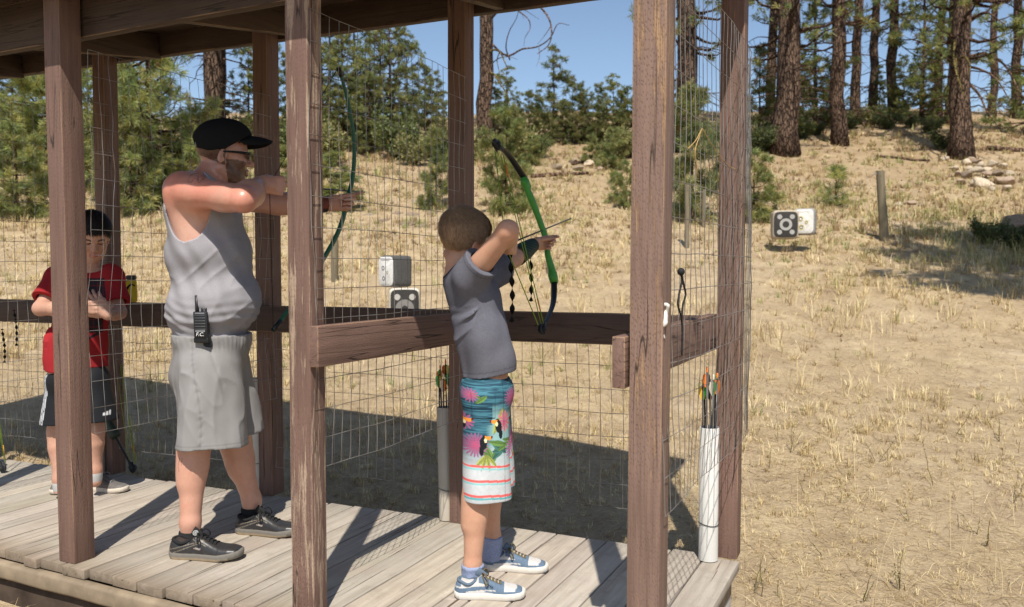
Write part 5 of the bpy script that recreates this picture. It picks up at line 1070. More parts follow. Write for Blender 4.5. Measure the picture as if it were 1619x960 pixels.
# ================================================================== the boy in board shorts
def boy():
    D0 = 3.06; J = lambda x, y, dv=0.: at(x, y, D0+dv)
    T = person('person', (-.73, .52, 0), 'boy in a grey tee and toucan print board shorts drawing a green compound bow')
    F = Field(); fac = nrm(RT*.96+FH*.28); lef = np.cross([0, 0, 1.], fac); lean = nrm(J(728, 440)-J(775, 590)); TA0 = np.array([fac, lef, [0, 0, 1.]]); fx = nrm(fac-lean*np.dot(fac, lean)); TA = np.array([fx, np.cross(lean, fx), lean])
    F.ell(J(770, 608), (.080, .114, .075), TA0); F.ell(J(770, 565), (.074, .106, .085), TA, .05); F.ell(J(754, 503), (.082, .115, .105), TA, .05); F.ell(J(762, 540), (.074, .108, .085), TA0, .05); F.ell(J(742, 462), (.074, .125, .065), TA, .05)
    TR = list(F.P)
    sR, eR, wR = J(744, 437, -.105), J(803, 365, -.235), J(801, 391, -.045); sL, eL, wL = J(762, 440, .115), J(812, 409, .30), J(843, 387, .45)
    F.cap(J(722, 440, .01), J(722, 412, .01), .044, .041, .03); F.cap(J(726, 442, 0), sR, .042, .048, .04); F.cap(J(732, 440, .03), sL, .042, .046, .04)
    F.cap(sR, eR, .046, .034, .03); F.ell(eR, (.030, .030, .030), None, .015); F.cap(eR, eR+.4*(wR-eR), .034, .035, .02); F.cap(eR+.4*(wR-eR), wR, .035, .024, .02)
    F.cap(sL, eL, .047, .036, .03); F.cap(eL, eL+.4*(wL-eL), .035, .035, .02); F.cap(eL+.4*(wL-eL), wL, .035, .024, .02)
    kR, aR, kL, aL = J(754, 775, -.075), J(747, 893, -.085), J(772, 762, .08), J(778, 848, .12)
    F.cap(J(768, 640, -.06), kR, .068, .050, .03); F.cap(J(772, 640, .06), kL, .068, .050, .03)
    for k_, a_, q in ((kR, aR, -.010), (kL, aL, -.010)):
        b_ = RT*q; F.cap(k_, k_+.28*(a_-k_), .048, .047, .02); F.cap(k_+.15*(a_-k_)+b_, k_+.45*(a_-k_)+b_, .043, .041, .02); F.cap(k_+.4*(a_-k_), a_, .042, .031, .02); F.cap(a_, a_+np.array([0, 0, -.06]), .031, .030, .02)
    hs = .92; hA0 = head_axes(nrm(RT*.64+FH*.74+np.array([0, 0, -.22]))); ro = R_(8); hA = np.array([hA0[0], hA0[1]*math.cos(ro)-hA0[2]*math.sin(ro)*-1, hA0[2]*math.cos(ro)-hA0[1]*math.sin(ro)]); hA[1] = np.cross(hA[2], hA[0])
    hc = J(732, 384, .01); L = head(F, hc, hA, hs, True)
    ad = nrm(wL-np.array(J(796, 392, .02))); hand(F, wR, nrm(ad*.9+RT*.15), np.cross([0, 0, 1.], ad), -UP, .78, ((62, 80, 45),)*4, (.45, .3, .9), 35)
    dB = nrm(wL-eL); nB = -np.cross([0, 0, 1.], dB); hand(F, wL, nrm(dB*.8+RT*.5+np.array([0, 0, -.12])), nB, -UP, .76, ((36, 40, 22), (58, 62, 38), (64, 70, 44), (66, 74, 44)), (.95, .05, .5), 6)
    def col(V):
        c = np.tile((.53, .30, .20), (len(V), 1)); n = fbm(V*9, 5, 3)[:, None]; c = c*(1+.06*n)
        for p, q in ((np.array(L(-.0, -.079, -.006)), .05), (eR, .05), (kR, .07), (kL, .07)):
            m = (1-smooth(.01, q, np.linalg.norm(V-p, axis=1)))[:, None]*.55; c = c*(1-m)+np.array((.60, .25, .17))*m
        return c
    P = lambda p, r: (np.array(p)-r, np.array(p)+r)
    boxes = [(*P(L(0, 0, 0), np.array([.12, .12, .135])), .0034), (*P(wR+ad*.05, np.array([.085, .085, .07])), .0026), (*P(wL+dB*.06+RT*.02, np.array([.105, .105, .075])), .0026)]
    pts = np.array([q[1] for q in F.P]); lo = pts.min(0)-.2; hi = pts.max(0)+.18; lo[2] = .03
    B = body_mesh(F, lo, hi, .0058, boxes, col).build('body', M_SKIN, T)
    lx = [-.13, -.07, -.035, -.015, .0, .02, .045, .07, .1]; lz = [-.040, -.044, -.030, -.004, .018, .022, .024, .062, .075]
    hair_mesh(L, hA, np.array(hc), hs, lx, lz, .0045, 51, (-.075, .012, .105), (.34, .215, .125), 15000, fade=(.46, .28, .19)).build('hair', M_HAIR, T)
    # tee shirt
    SFd = Field(); SFd.P = list(TR)+[('c', J(726, 442, 0), sR, .046, .052, .04, False, None), ('c', J(732, 440, .03), sL, .046, .05, .04, False, None)]
    SFd.ell(J(773, 572), (.082, .110, .08), TA0, .04); SFd.ell(J(761, 528), (.078, .108, .10), TA0, .05); SFd.ell(J(755, 470), (.07, .10, .07), TA0, .05); SFd.cap(sR, sR+.42*(eR-sR), .054, .058, .025); SFd.cap(sL, sL+.55*(eL-sL), .058, .064, .025)
    cutR, axR = sR+.33*(eR-sR), nrm(eR-sR); cutL, axL = sL+.5*(eL-sL), nrm(eL-sL); armp = np.array(J(764, 478, -.12)); cen = np.array(J(755, 510))
    inn = Field(); inn.cap(cutR-axR*.03, cutR+axR*.1, .046, .052, .001); inn.cap(cutL-axL*.03, cutL+axL*.1, .048, .054, .001)
    def tee(X):
        d = SFd(X); l = X-armp; uu = l@fac; zz = l[:, 2]; rr = np.hypot(uu, zz)+1e-6; ang = np.arctan2(zz, uu); near = (l@lef < .14)
        rid = (1-np.abs(vnoise(np.stack([ang*5.0, rr*4, 0*ang], 1), 63)))**3*np.clip(.4+vnoise(np.stack([ang*2.2, rr*4, 0*ang+5], 1), 67), 0, 1); fold = rid*smooth(-1.0, -1.35, ang)*smooth(-3.1, -2.7, ang)*smooth(.015, .06, rr)*smooth(.34, .20, rr)*.013
        w = .0045*vnoise(X*np.array([8, 8, 5]), 61)+.0028*vnoise(X*np.array([20, 20, 12]), 62)+fold*near
        low = smooth(1.02, .86, X[:, 2]); w = w+low*.004*np.sin(np.arctan2((X-cen)@lef, (X-cen)@fac)*6+2*vnoise(X*5, 64))
        d = d-.009-w
        hz = J(778, 592)[2]+.17*np.clip((X-cen)@fac, -.12, .12); d = np.maximum(d, hz-X[:, 2])
        for ct, ax, sh in ((cutR, axR, sR), (cutL, axL, sL)):
            arm = (((X-sh)@ax) > .02)&(np.linalg.norm(X-ct-ax*np.clip((X-ct)@ax, -.1, .2)[:, None], axis=1) < .105); d = np.where(arm, np.maximum(d, (X-ct)@ax), d)
        q = (X-np.array(J(722, 420, .01)))@hA0.T; d = np.maximum(d, (1-np.linalg.norm(q/np.array([.072, .068, .060]), axis=1))*.05); return np.maximum(d, -inn(X))
    def tc(V):
        c = np.tile((.128, .127, .152), (len(V), 1)); c *= (1+.10*vnoise(V*np.array([240, 240, 300]), 66)[:, None])
        q = (V-np.array(J(722, 420, .01)))@hA0.T; e = np.linalg.norm(q/np.array([.072, .068, .060]), axis=1); c[e < 1.16] = (.035, .036, .05)
        for ct, ax in ((cutR, axR), (cutL, axL)):
            g = (V-ct)@ax; k = (np.abs(g+.018) < .002) & (np.linalg.norm(V-ct, axis=1) < .1); c[k] *= .7
        hz = J(778, 592)[2]+.17*np.clip((V-cen)@fac, -.12, .12); c[np.abs(V[:, 2]-hz-.020) < .0022] *= .72; return c
    V, Q = iso(tee, cen-np.array([.26, .26, .22]), cen+np.array([.26, .30, .42]), .0038, proj=False); MB().add(V, [Q], tc(V)).build('t_shirt', M_CLOTH, T)
    # board shorts with a printed pattern
    top, bot = J(775, 597)[2], J(775, 779)[2]; SF = Field(); SF.ell(J(769, 618), (.101, .130, .095), TA0); SF.cap(J(768, 635, -.05), J(769, 782, -.065), .086, .088, .03); SF.cap(J(772, 635, .05), J(777, 776, .07), .086, .086, .03)
    hm = [np.array(J(769, 782, -.065)), np.array(J(777, 776, .07))]; inn2 = Field()
    for h_ in hm: inn2.cap(h_+np.array([0, 0, .05]), h_-np.array([0, 0, .2]), .070, .080, .001)
    c0 = np.array(J(770, 690))
    def sh(X):
        d = SF(X); a = np.arctan2((X-c0)@lef, (X-c0)@fac); w = .006*np.sin(a*5+3*vnoise(X*np.array([4, 4, 2]), 71))*smooth(top, bot, X[:, 2])+.0032*vnoise(X*np.array([14, 14, 8]), 72)
        pk = ((X-c0)@lef < -.04) & (np.abs((X-c0)@fac+.043) < .040) & (np.abs(X[:, 2]-(top-.083)) < .045); d = d-w-pk*.0035
        hz = np.where(np.linalg.norm(X-hm[0], axis=1) < np.linalg.norm(X-hm[1], axis=1), bot, bot+.012); d = np.maximum(d, hz-X[:, 2]); d = np.maximum(d, X[:, 2]-(top+.012)); return np.maximum(d, -inn2(X))
    V, Q = iso(sh, c0-np.array([.22, .22, .26]), c0+np.array([.22, .22, .27]), .0022, proj=False)
    def print_(V):
        x = (V-c0)@fac*421; z = (top-V[:, 2])*421/183*1.0; side = (V-c0)@lef; y = z*183; N = len(V)
        x = np.where(side > .0, -x+14, x)                       # other side carries the print shifted
        st = vnoise(np.stack([x*.05, y*.55, 0*x], 1), 81)+.6*vnoise(np.stack([x*.11, y*1.1, 0*x], 1), 82)
        dark = np.array((.022, .062, .095)); teal = np.array((.060, .185, .24)); aqua = np.array((.25, .42, .42)); wht = np.array((.52, .54, .55))
        m = smooth(-.5, .7, st)[:, None]; c = dark*(1-m)+teal*m
        k = (smooth(30, 62, y+8*vnoise(np.stack([x*.08, y*.08, 0*x], 1), 83))*smooth(-18, -2, x))[:, None]; c = c*(1-k)+aqua*k
        k = smooth(86, 132, y+6*vnoise(np.stack([x*.1, y*.1, 0*x], 1), 84))[:, None]; c = c*(1-k)+(wht*(1+.06*vnoise(np.stack([x*.3, y*.3, 0*x], 1), 85)[:, None]))*k
        pkt = (x > -44) & (x < -6) & (y > 18) & (y < 64); c[pkt] = (dark*(1-m)+teal*m)[pkt]; c[pkt & (np.abs(y-40) < 1.5)] = (.01, .03, .05)
        def burst(cx, cy, r, n, ca, cb, ph=0., squash=1.):
            dx, dy = x-cx, (y-cy)/squash; rr = np.hypot(dx, dy); a = np.arctan2(dy, dx)+ph; f = np.abs(np.cos(a*n/2)); k = (rr < r*(.35+.65*f)) & (f > .55*rr/r); c[k] = np.array(ca)*(1-rr[k]/r)[:, None]+np.array(cb)*(rr[k]/r)[:, None]
        def leaf(cx, cy, ln_, w_, ang, ca):
            dx, dy = x-cx, y-cy; p = dx*math.cos(ang)+dy*math.sin(ang); q = -dx*math.sin(ang)+dy*math.cos(ang); t_ = np.clip(p/ln_, -1, 1); k = (np.abs(p) < ln_) & (np.abs(q) < w_*(1-t_**2)); c[k] = np.array(ca)*(1+.35*np.sign(q[k])*.5)[:, None]; c[k & (np.abs(q) < .5)] = np.array(ca)*.55
        PK, PU, GR, GB, YG = (.44, .085, .17), (.26, .10, .22), (.12, .22, .06), (.05, .14, .12), (.33, .36, .09)
        for a_ in np.linspace(-2.6, .6, 6): leaf(-6+16*math.cos(a_)*.8, 103+13*math.sin(a_)*-.4, 15, 4.2, a_, GR if a_ < -1 else GB)
        for a_ in (.9, 1.4, 1.9, 2.3): leaf(-16+13*math.cos(a_), 108+13*math.sin(a_), 13, 3., a_, YG)
        for q in ((14, 96, 15, 4, -.5), (22, 90, 13, 4, .3), (2, 92, 16, 4.5, .2), (0, 66, 14, 4, 1.9), (8, 50, 12, 3.5, -1.2), (-22, 26, 11, 3.5, -.6), (-30, 20, 10, 3., .5)): leaf(*q, GR if q[0] % 4 else YG)
        burst(30, 26, 16, 21, PK, PU, .3); burst(34, 104, 20, 25, PK, (.42, .2, .40), .1); burst(-31, 94, 19, 23, PK, PU, .5); burst(-36, 20, 11, 15, PK, PU); burst(14, 60, 13, 11, PK, (.6, .2, .2), .2, 1.3); burst(-44, 60, 13, 13, PK, PU)
        def bird(cx, cy, s_, f_):
            dx, dy = (x-cx)*f_/s_, (y-cy)/s_
            k = ((dx/5.2)**2+((dy-1)/9.5)**2 < 1) | (((dx+3)/3.2)**2+((dy-12)/8)**2 < 1); c[k] = (.012, .014, .018)
            k = ((dx-2)/3.6)**2+((dy+7)/4.)**2 < 1; c[k] = (.012, .014, .018); k = ((dx-3.2)/2.2)**2+((dy+3)/3.6)**2 < 1; c[k] = (.75, .70, .40)
            k = (((dx-8)/6.2)**2+((dy+6.5+.06*(dx-8)**2)/2.7)**2 < 1); c[k] = (.80, .28, .04); k &= dx > 11.5; c[k] = (.10, .02, .02)
        bird(4, 66, 1., -1); bird(31, 62, 1.15, 1); bird(-20, 90, 1.0, 1); bird(-47, 64, 1., 1)
        for yy, w_, cc_ in ((127, 1.6, (.70, .13, .12)), (131, 1.3, (.25, .52, .52)), (149, 1.9, (.70, .13, .12)), (153, 1.3, (.25, .52, .52)), (171, 1.9, (.70, .13, .12)), (175, 1.5, (.12, .38, .40))):
            k = np.abs(y-yy-1.5*np.sin(x*.05)) < w_; c[k] = cc_
        seam = np.abs(x-13) < .9; c[seam] *= .75; c[(y < 1)] *= .8; c[y > 180] *= .92; return c
    S = MB().add(V, [Q], print_(V)).build('board_shorts', cloth('printed_microfibre', 500, .06, .75, .12), T)
    # arm guard with hanging twisted straps
    b = MB(); a0, a1 = eL+.16*(wL-eL), eL+.98*(wL-eL); ax = nrm(a1-a0); up = nrm(np.array([0, 0, 1.])-ax*ax[2]); sd = np.cross(ax, up); n, m = 12, 28; V = []; cc = []
    for i in range(n):
        for j in range(m):
            t_ = 2*np.pi*j/m; r_ = np.interp(i/(n-1), [0, .5, 1], [.0425, .0395, .0305]); V.append(a0+(a1-a0)*i/(n-1)+(up*math.cos(t_)+sd*math.sin(t_))*r_); e = (i+j) % 2 == 0; cc.append((.020, .060, .038) if e else (.012, .016, .016))
    i = np.arange(n-1)[:, None]; j = np.arange(m)[None]; b.add(np.array(V), [np.stack([i*m+j, i*m+(j+1) % m, (i+1)*m+(j+1) % m, (i+1)*m+j], -1).reshape(-1, 4)], np.array(cc)); G = b.build('arm_guard', vcol('mesh_guard', .65, .3, 300, .2, .4, .002), T)
    strap(G, J(838, 401, .41), .205, 4, .020, M_BLACKCLOTH, sway=.006); strap(G, J(806, 402, .10), .265, 5, .021, M_BLACKCLOTH, sway=.010)
    hr, tr_ = onz(719, 944), onz(829, 944); dR = nrm(tr_-hr); shoe(T, hr, hr+dR*.252, .252, 'court', 1.12); hl = onz(765, 899); dL = nrm(onz(842, 902)-hl); shoe(T, hl, hl+dL*.252, .252, 'court', 1.12)
    for a_ in (aR, aL):
        V, F2 = lathe([(.040, -.085), (.041, -.05), (.0405, -.032), (.0415, -.022), (.041, -.008), (.043, -.004), (.0415, .004), (.036, .006), (.031, .003)], a_+np.array([0, 0, -.004]), (0, 0, 1), 22); V = V+np.stack([vnoise(V*60, k)*.0028 for k in range(3)], 1)
        MB().add(V, F2, (.25, .29, .42)).build('sock', cloth('knit_sock', 260, .25, .9, .5), T)
    return T, dict(shoe=(hr, dR), wR=wR, wL=wL, ad=ad, J=J, nB=nB)
BOY, BJ = boy()
# ================================================================== the boy in the red tee
def kid():
    D0 = 4.19; J = lambda x, y, dv=0.: at(x, y, D0+dv)
    T = person('person', (-3.15, .6, 0), 'boy in a red tee and black shorts looking at his hands behind a post')
    F = Field(); fac = nrm(-FH*.80+RT*.60); lef = np.cross([0, 0, 1.], fac); TA = np.array([fac, lef, [0, 0, 1.]])
    F.ell(J(122, 590), (.095, .135, .085), TA); F.ell(J(121, 545), (.076, .118, .10), TA, .05); F.ell(J(126, 490), (.078, .122, .12), TA, .05); F.ell(J(132, 452), (.072, .130, .07), TA, .05); TR = list(F.P)
    sR, eR, wR = J(94, 440, .03), J(64, 488, -.10), J(124, 489, -.20); sL, eL, wL = J(174, 440, .03), J(188, 494, -.03), J(170, 497, -.19)
    F.cap(J(138, 440, 0), J(142, 405, -.02), .050, .046, .03); F.cap(J(132, 440, 0), sR, .046, .052, .04); F.cap(J(138, 440, 0), sL, .046, .050, .04)
    for s_, e_, w_ in ((sR, eR, wR), (sL, eL, wL)):
        F.cap(s_, e_, .044, .034, .03); F.cap(e_, e_+.4*(w_-e_), .035, .034, .02); F.cap(e_+.4*(w_-e_), w_, .034, .024, .02)
    kR, aR, kL, aL = J(93, 682, .0), J(95, 757, -.03), J(147, 680, -.01), J(150, 742, .0)
    F.cap(J(104, 610, 0), kR, .075, .053, .03); F.cap(J(140, 610, 0), kL, .075, .055, .03)
    for k_, a_ in ((kR, aR), (kL, aL)):
        F.cap(k_, k_+.3*(a_-k_), .052, .052, .02); F.cap(k_+.15*(a_-k_)-fac*.012, k_+.5*(a_-k_)-fac*.01,   .043, .041, .02); F.cap(k_+.4*(a_-k_), a_, .042, .033, .02); F.cap(a_, a_+np.array([0, 0, -.06]), .034, .032, .02)
    hs = .95; hA = head_axes(nrm(-FH*.78+RT*.52+np.array([0, 0, -.60]))); hc = J(146, 374, -.04); L = head(F, hc, hA, hs, True)
    hand(F, wR, nrm(RT*.9+np.array([0, 0, .12])-FH*.1), FH, UP, .86, ((18, 25, 15),)*4, (.8, .5, .3), 15); hand(F, wL, nrm(-RT*.62+np.array([0, 0, .78])), FH*.9-RT*.3, RT+UP*.3, .88, ((12, 18, 12), (14, 20, 12), (16, 22, 14), (20, 24, 16)), (.55, .8, .2), 12)
    def col(V):
        c = np.tile((.50, .285, .205), (len(V), 1))*(1+.06*fbm(V*9, 5, 3)[:, None]); l = (V-hc)@hA.T/hs; h_ = np.linalg.norm(V-hc, axis=1) < .16
        k = h_ & (l[:, 0] > .074) & (np.abs(l[:, 1]) < .022) & (l[:, 2] < -.048) & (l[:, 2] > -.074); c[k] = (.46, .185, .15)
        k = h_ & (np.abs(np.abs(l[:, 1])-.031) < .018) & (l[:, 0] > .06) & (np.abs(l[:, 2]-.026-.004*np.cos((np.abs(l[:, 1])-.03)*90)) < .0042); c[k] = (.06, .035, .025)
        k = h_ & (np.abs(np.abs(l[:, 1])-.031) < .015) & (l[:, 0] > .06) & (np.abs(l[:, 2]-.0055) < .0035); c[k] = (.05, .03, .025); return c
    P = lambda p, r: (np.array(p)-r, np.array(p)+r)
    boxes = [(*P(L(0, 0, 0), np.array([.125, .125, .14])), .0034), (*P(wR+RT*.08, np.array([.10, .09, .07])), .0030), (*P(wL+np.array([0, 0, .06])-RT*.04, np.array([.095, .095, .10])), .0028)]
    pts = np.array([q[1] for q in F.P]); lo = pts.min(0)-.2; hi = pts.max(0)+.18; lo[2] = .03; body_mesh(F, lo, hi, .0062, boxes, col).build('body', M_SKIN, T)
    lx = [-.13, -.07, -.035, -.015, .0, .02, .045, .07, .1]; lz = [-.040, -.046, -.034, -.010, .016, .022, .045, .074, .082]
    hair_mesh(L, hA, np.array(hc), hs, lx, lz, .011, 91, (-.06, .0, .115), (.022, .017, .015), 9000, .026, .0016).build('hair', M_HAIR, T)
    SFd = Field(); SFd.P = list(TR); cen = np.array(J(126, 510)); SFd.ell(J(119, 565), (.090, .134, .11), TA, .05); SFd.ell(J(121, 528), (.086, .130, .13), TA, .05); SFd.ell(J(127, 485), (.082, .130, .10), TA, .05)
    ctx = []
    for s_, e_ in ((sR, eR), (sL, eL)):
        ax = nrm(e_-s_); SFd.cap(J(134, 440, 0), s_, .05, .058, .04); SFd.cap(s_, s_+.70*(e_-s_), .050, .062, .03); ctx.append((s_+.74*(e_-s_), ax, s_))
    inn = Field()
    for c_, ax, s_ in ctx: inn.cap(c_-ax*.03, c_+ax*.1, .045, .053, .001)
    hz = J(120, 583)[2]
    def tee(X):
        d = SFd(X)-.010-.006*vnoise(X*np.array([8, 8, 4]), 92)-.0035*vnoise(X*np.array([18, 18, 10]), 93); d = np.maximum(d, hz+.008*np.sin(X[:, 0]*30)-X[:, 2])
        for c_, ax, s_ in ctx:
            g = (X-c_)@ax; k = (((X-s_)@ax) > .02) & (np.linalg.norm(X-c_-ax*np.clip(g, -.1, .2)[:, None], axis=1) < .11); d = np.where(k, np.maximum(d, g), d)
        q = (X-np.array(J(143, 414, -.05)))@TA.T; d = np.maximum(d, (1-np.linalg.norm(q/np.array([.085, .075, .055]), axis=1))*.05); return np.maximum(d, -inn(X))
    V, Q = iso(tee, cen-np.array([.36, .36, .30]), cen+np.array([.36, .36, .36]), .0044, proj=False); c = np.tile((.30, .020, .024), (len(V), 1)); l = (V-cen)@TA.T; fr = l[:, 0] > 0
    g = fr & (np.abs(l[:, 1]-.01) < .088) & (l[:, 2] > -.05) & (l[:, 2] < .23); c[g] = (.022, .022, .03)
    ln = g & ((np.abs(np.abs(((l[:, 1]*1.0)/.020) % 1-.5)) < .07) | (np.abs(((l[:, 2])/.042) % 1-.5) < .05)); c[ln] = (.12, .02, .03)
    y, z = l[:, 1]-.01, l[:, 2]; em = fr & ((np.abs(y)*1.3+np.abs(z+.062) < .03) | ((np.abs(y) < .075) & (np.abs(np.abs(y)*.5-(z+.085)) < .008) & (z < -.045))); c[em] = (.03, .02, .025)
    MB().add(V, [Q], c).build('t_shirt', M_CLOTH, T)
    SF = Field(); SF.ell(J(124, 600), (.112, .150, .10), TA); hm = [np.array(J(98, 668, -.01)), np.array(J(152, 664, .0))]; SF.cap(J(106, 610, 0), hm[0], .100, .106, .03); SF.cap(J(140, 610, 0), hm[1], .100, .108, .03); i2 = Field()
    for h_ in hm: i2.cap(h_+np.array([0, 0, .05]), h_-np.array([0, 0, .2]), .085, .09, .001)
    c0 = np.array(J(124, 625))
    def sh(X):
        d = SF(X)-.005*vnoise(X*np.array([9, 9, 4]), 95)-.003*vnoise(X*20, 96); d = np.maximum(d, np.where(np.linalg.norm(X-hm[0], axis=1) < np.linalg.norm(X-hm[1], axis=1), hm[0][2], hm[1][2])-X[:, 2]); d = np.maximum(d, X[:, 2]-hz-.05); return np.maximum(d, -i2(X))
    V, Q = iso(sh, c0-np.array([.32, .32, .22]), c0+np.array([.32, .32, .24]), .0046, proj=False); c = np.tile((.016, .017, .020), (len(V), 1)); l = (V-c0)@TA.T
    sd = np.abs(l[:, 1]) > .10
    for o in (-.012, 0., .012): c[sd & (np.abs(l[:, 0]-o+.01) < .0035)] = (.55, .56, .58)
    lw, lz_ = l[:, 1], V[:, 2]-(hm[1][2]+.035); tri = (l[:, 0] > 0) & (lw > .085) & (lw < .128) & (lz_ > 0) & (lz_ < .3*(lw-.085)+.012) & (((lw-.085)/.0145) % 1 < .72); c[tri] = (.6, .6, .62)
    MB().add(V, [Q], c).build('shorts', M_SHORT, T)
    h1 = onz(136, 774); d1 = nrm(onz(196, 778)-h1); shoe(T, h1, h1+d1*.25, .25, 'grey', 1.1); h2 = onz(97, 766); d2 = nrm(-FH+RT*.55); shoe(T, h2, h2+d2*.24, .24, 'grey', 1.45)
    for a_ in (aR, aL):
        V, F2 = lathe([(.030, -.07), (.034, -.05), (.0365, -.03), (.037, -.018), (.036, -.013), (.033, -.015)], a_, (0, 0, 1), 20); MB().add(V, F2, (.45, .44, .43)).build('sock', M_CLOTH, T)
    return T
KID = kid()
# ================================================================== bows, arrows, tubes, radio, targets
M_BOWGREEN = vcol('painted_bow_metal', .45, .4, 30, .10, .1); M_BLKPL = vcol('black_plastic', .42, .4, 40, .12, .1); M_STRING = vcol('bow_string', .7, .2, 200, .15); M_SHAFT = vcol('arrow_shaft', .35, .5, 40, .1); M_VANE = vcol('arrow_vane', .5, .3, 60, .08)
def arrow(tip, tail, label, group=None, vane=((.75, .20, .02), (.75, .20, .02), (.55, .50, .42)), nock=(.75, .30, .05), up=UP, shaft=(.02, .02, .022)):
    tip, tail = np.array(tip, float), np.array(tail, float); d = nrm(tip-tail); T = thing('arrow', tail, label, 'arrow', group)
    MB().add(*tube(np.array([tail, tip]), .0036, 8), shaft).build('shaft', M_SHAFT, T)
    V, F = lathe([(.0036, 0), (.0046, .004), (.0044, .014), (.0022, .024), (.0001, .030)], tip-d*.006, d, 10); MB().add(V, F, (.25, .25, .26)).build('point', M_SHAFT, T)
    V, F = lathe([(.0038, .012), (.0040, .002), (.0038, -.006), (.0018, -.010), (.0001, -.010)], tail, d, 8); MB().add(V, F, nock).build('nock', M_VANE, T)
    a = nrm(np.cross(d, up)); b_ = np.cross(a, d)
    for k in range(3):
        t = 2*np.pi*k/3+.5; s = a*math.cos(t)+b_*math.sin(t); V, F = prism([(0, 0), (.058, 0), (.052, .006), (.030, .0135), (.010, .0145), (.001, .010)], .0012, tail+d*.018+s*.003, d, s, 0); MB().add(V, F, vane[k]).build('vane', M_VANE, T, smooth=False)
    return T
# --- the man's recurve bow
hR = np.array(at(425, 292, 3.46)); hL = np.array(MJ['wL'])+nrm(MJ['wL']-MJ['eL'])*.075; aim = nrm(hL+np.array([0, 0, .035])-hR); pn = nrm(np.cross(aim, [.03, 0, 1.]))
PM = lambda x, y: onplane(x, y, hL, pn)
T = thing('longbow', hL, 'long dark green bow with a black grip drawn by the man in the cap', 'bow')
lim = spline([PM(*q) for q in ((535, 107), (545, 140), (553, 175), (559, 215), (560, 250), (557, 285), (551, 310))], 30); wl = np.linspace(.0105, .0165, 30); side = pn
MB().add(*tube(lim, wl, 10, .55, up=pn), (.012, .095, .055)).build('limb', M_BOWGREEN, T)
lim2 = spline([PM(*q) for q in ((547, 325), (541, 350), (531, 375), (517, 400), (500, 428), (478, 462), (455, 492), (432, 522))], 30)
MB().add(*tube(lim2, wl[::-1], 10, .55, up=pn), (.012, .095, .055)).build('limb', M_BOWGREEN, T)
MB().add(*tube(spline([PM(551, 306), PM(550, 316), PM(547, 328)], 8), [.0145, .0165, .0165, .016, .016, .0155, .015, .014], 12, .85, up=pn), (.012, .012, .013)).build('grip', M_BLKPL, T)
for q in (lim[:3], lim2[-3:]): MB().add(*tube(np.array(q), .0115, 8), (.012, .012, .012)).build('limb_tip', M_BLKPL, T)
MB().add(*tube(np.array([lim[0], hR+aim*.004, lim2[-1]]), .0017, 5), (.015, .015, .015)).build('string', M_STRING, T)
arrow(PM(574, 304), hR-aim*.0, 'black arrow with orange vanes laid on the long green bow', vane=((.80, .33, .03),)*3, nock=(.8, .35, .04), up=pn)
# --- the radio on the waistband
J0 = at(321, 515, 3.30); 
def radio():
    P = onsurf_mesh(321, 515)
    x = nrm(RT*.97-FH*.05); z = nrm(np.array([0, 0, 1.])-RT*.03); y = nrm(np.cross(z, x)); O = P-y*.012
    T = thing('walkie_talkie', O-z*.07, 'black walkie talkie with a stub antenna clipped to the waist of the grey shorts', 'radio')
    V, F = box(O, (.058, .030, .118), .005, np.array([x, y, z])); MB().add(V, F, (.013, .014, .015)).build('body', M_BLKPL, T, sharp=40)
    V, F = box(O-z*.058+y*.002, (.062, .034, .022), .004, np.array([x, y, z])); MB().add(V, F, (.010, .011, .012)).build('battery', M_BLKPL, T, sharp=40)
    MB().add(*tube(np.array([O+z*.055-x*.016, O+z*.075-x*.016, O+z*.125-x*.017]), [.0085, .0078, .0062], 10), (.012, .012, .013)).build('antenna', M_BLKPL, T)
    for q in (.006, .020):
        V, F = lathe([(.0, .016), (.0055, .016), (.0062, .010), (.0062, 0)], O+z*.058+x*q, z, 12); MB().add(V, F, (.02, .02, .022)).build('knob', M_BLKPL, T)
    b = MB()
    for k in range(6): b.add(*box(O-y*.0155+z*(.044-.0115*k), (.044, .003, .0045), .001, np.array([x, y, z])), (.055, .057, .06))
    b.add(*box(O-y*.0155+z*.0525, (.040, .002, .003), .0005, np.array([x, y, z])), (.30, .30, .31)); b.build('speaker_grille', M_BLKPL, T)
    V, F = box(O-y*.0158-z*.031, (.044, .002, .030), .0008, np.array([x, y, z])); lb = MB().add(V, F, (.008, .008, .009)).build('label_plate', M_BLKPL, T)
    text_on('F.C.', O-y*.0175-z*.040+x*(-.019), x, z, .021, lb, 'lettering', (.75, .75, .74), shear=.25)
    b = MB()
    for k in range(8): b.add(*box(O-y*.0172-z*.0205+x*(-.0175+.005*k), (.0034, .0006, .0035), 0, np.array([x, y, z])), (.6, .6, .6))
    b.build('lettering', M_BLKPL, lb)
    V, F = box(O+y*.022-z*.012, (.024, .012, .075), .003, np.array([x, y, z])); MB().add(V, F, (.02, .02, .02)).build('belt_clip', M_BLKPL, T)
    V, F = box(O+y*.016-z*.075+x*.008, (.05, .016, .03), .006, np.array([x, y, z])); MB().add(V, F, (.03, .035, .04)).build('holster', M_BLACKCLOTH, T)
def onsurf_mesh(px, py):
    """nearest hit of the view ray with the man's clothes"""
    bpy.context.view_layer.update(); dg = bpy.context.evaluated_depsgraph_get(); v = ray(px, py)
    best = None
    for o in MAN.children:
        inv = o.matrix_world.inverted(); a = inv @ Vector(CAM); d_ = (inv.to_3x3() @ Vector(v)).normalized(); ok, loc, nn, _ = o.ray_cast(a, d_)
        if ok:
            wl_ = np.array(o.matrix_world @ loc)
            if best is None or np.linalg.norm(wl_-CAM) < np.linalg.norm(best-CAM): best = wl_
    return best
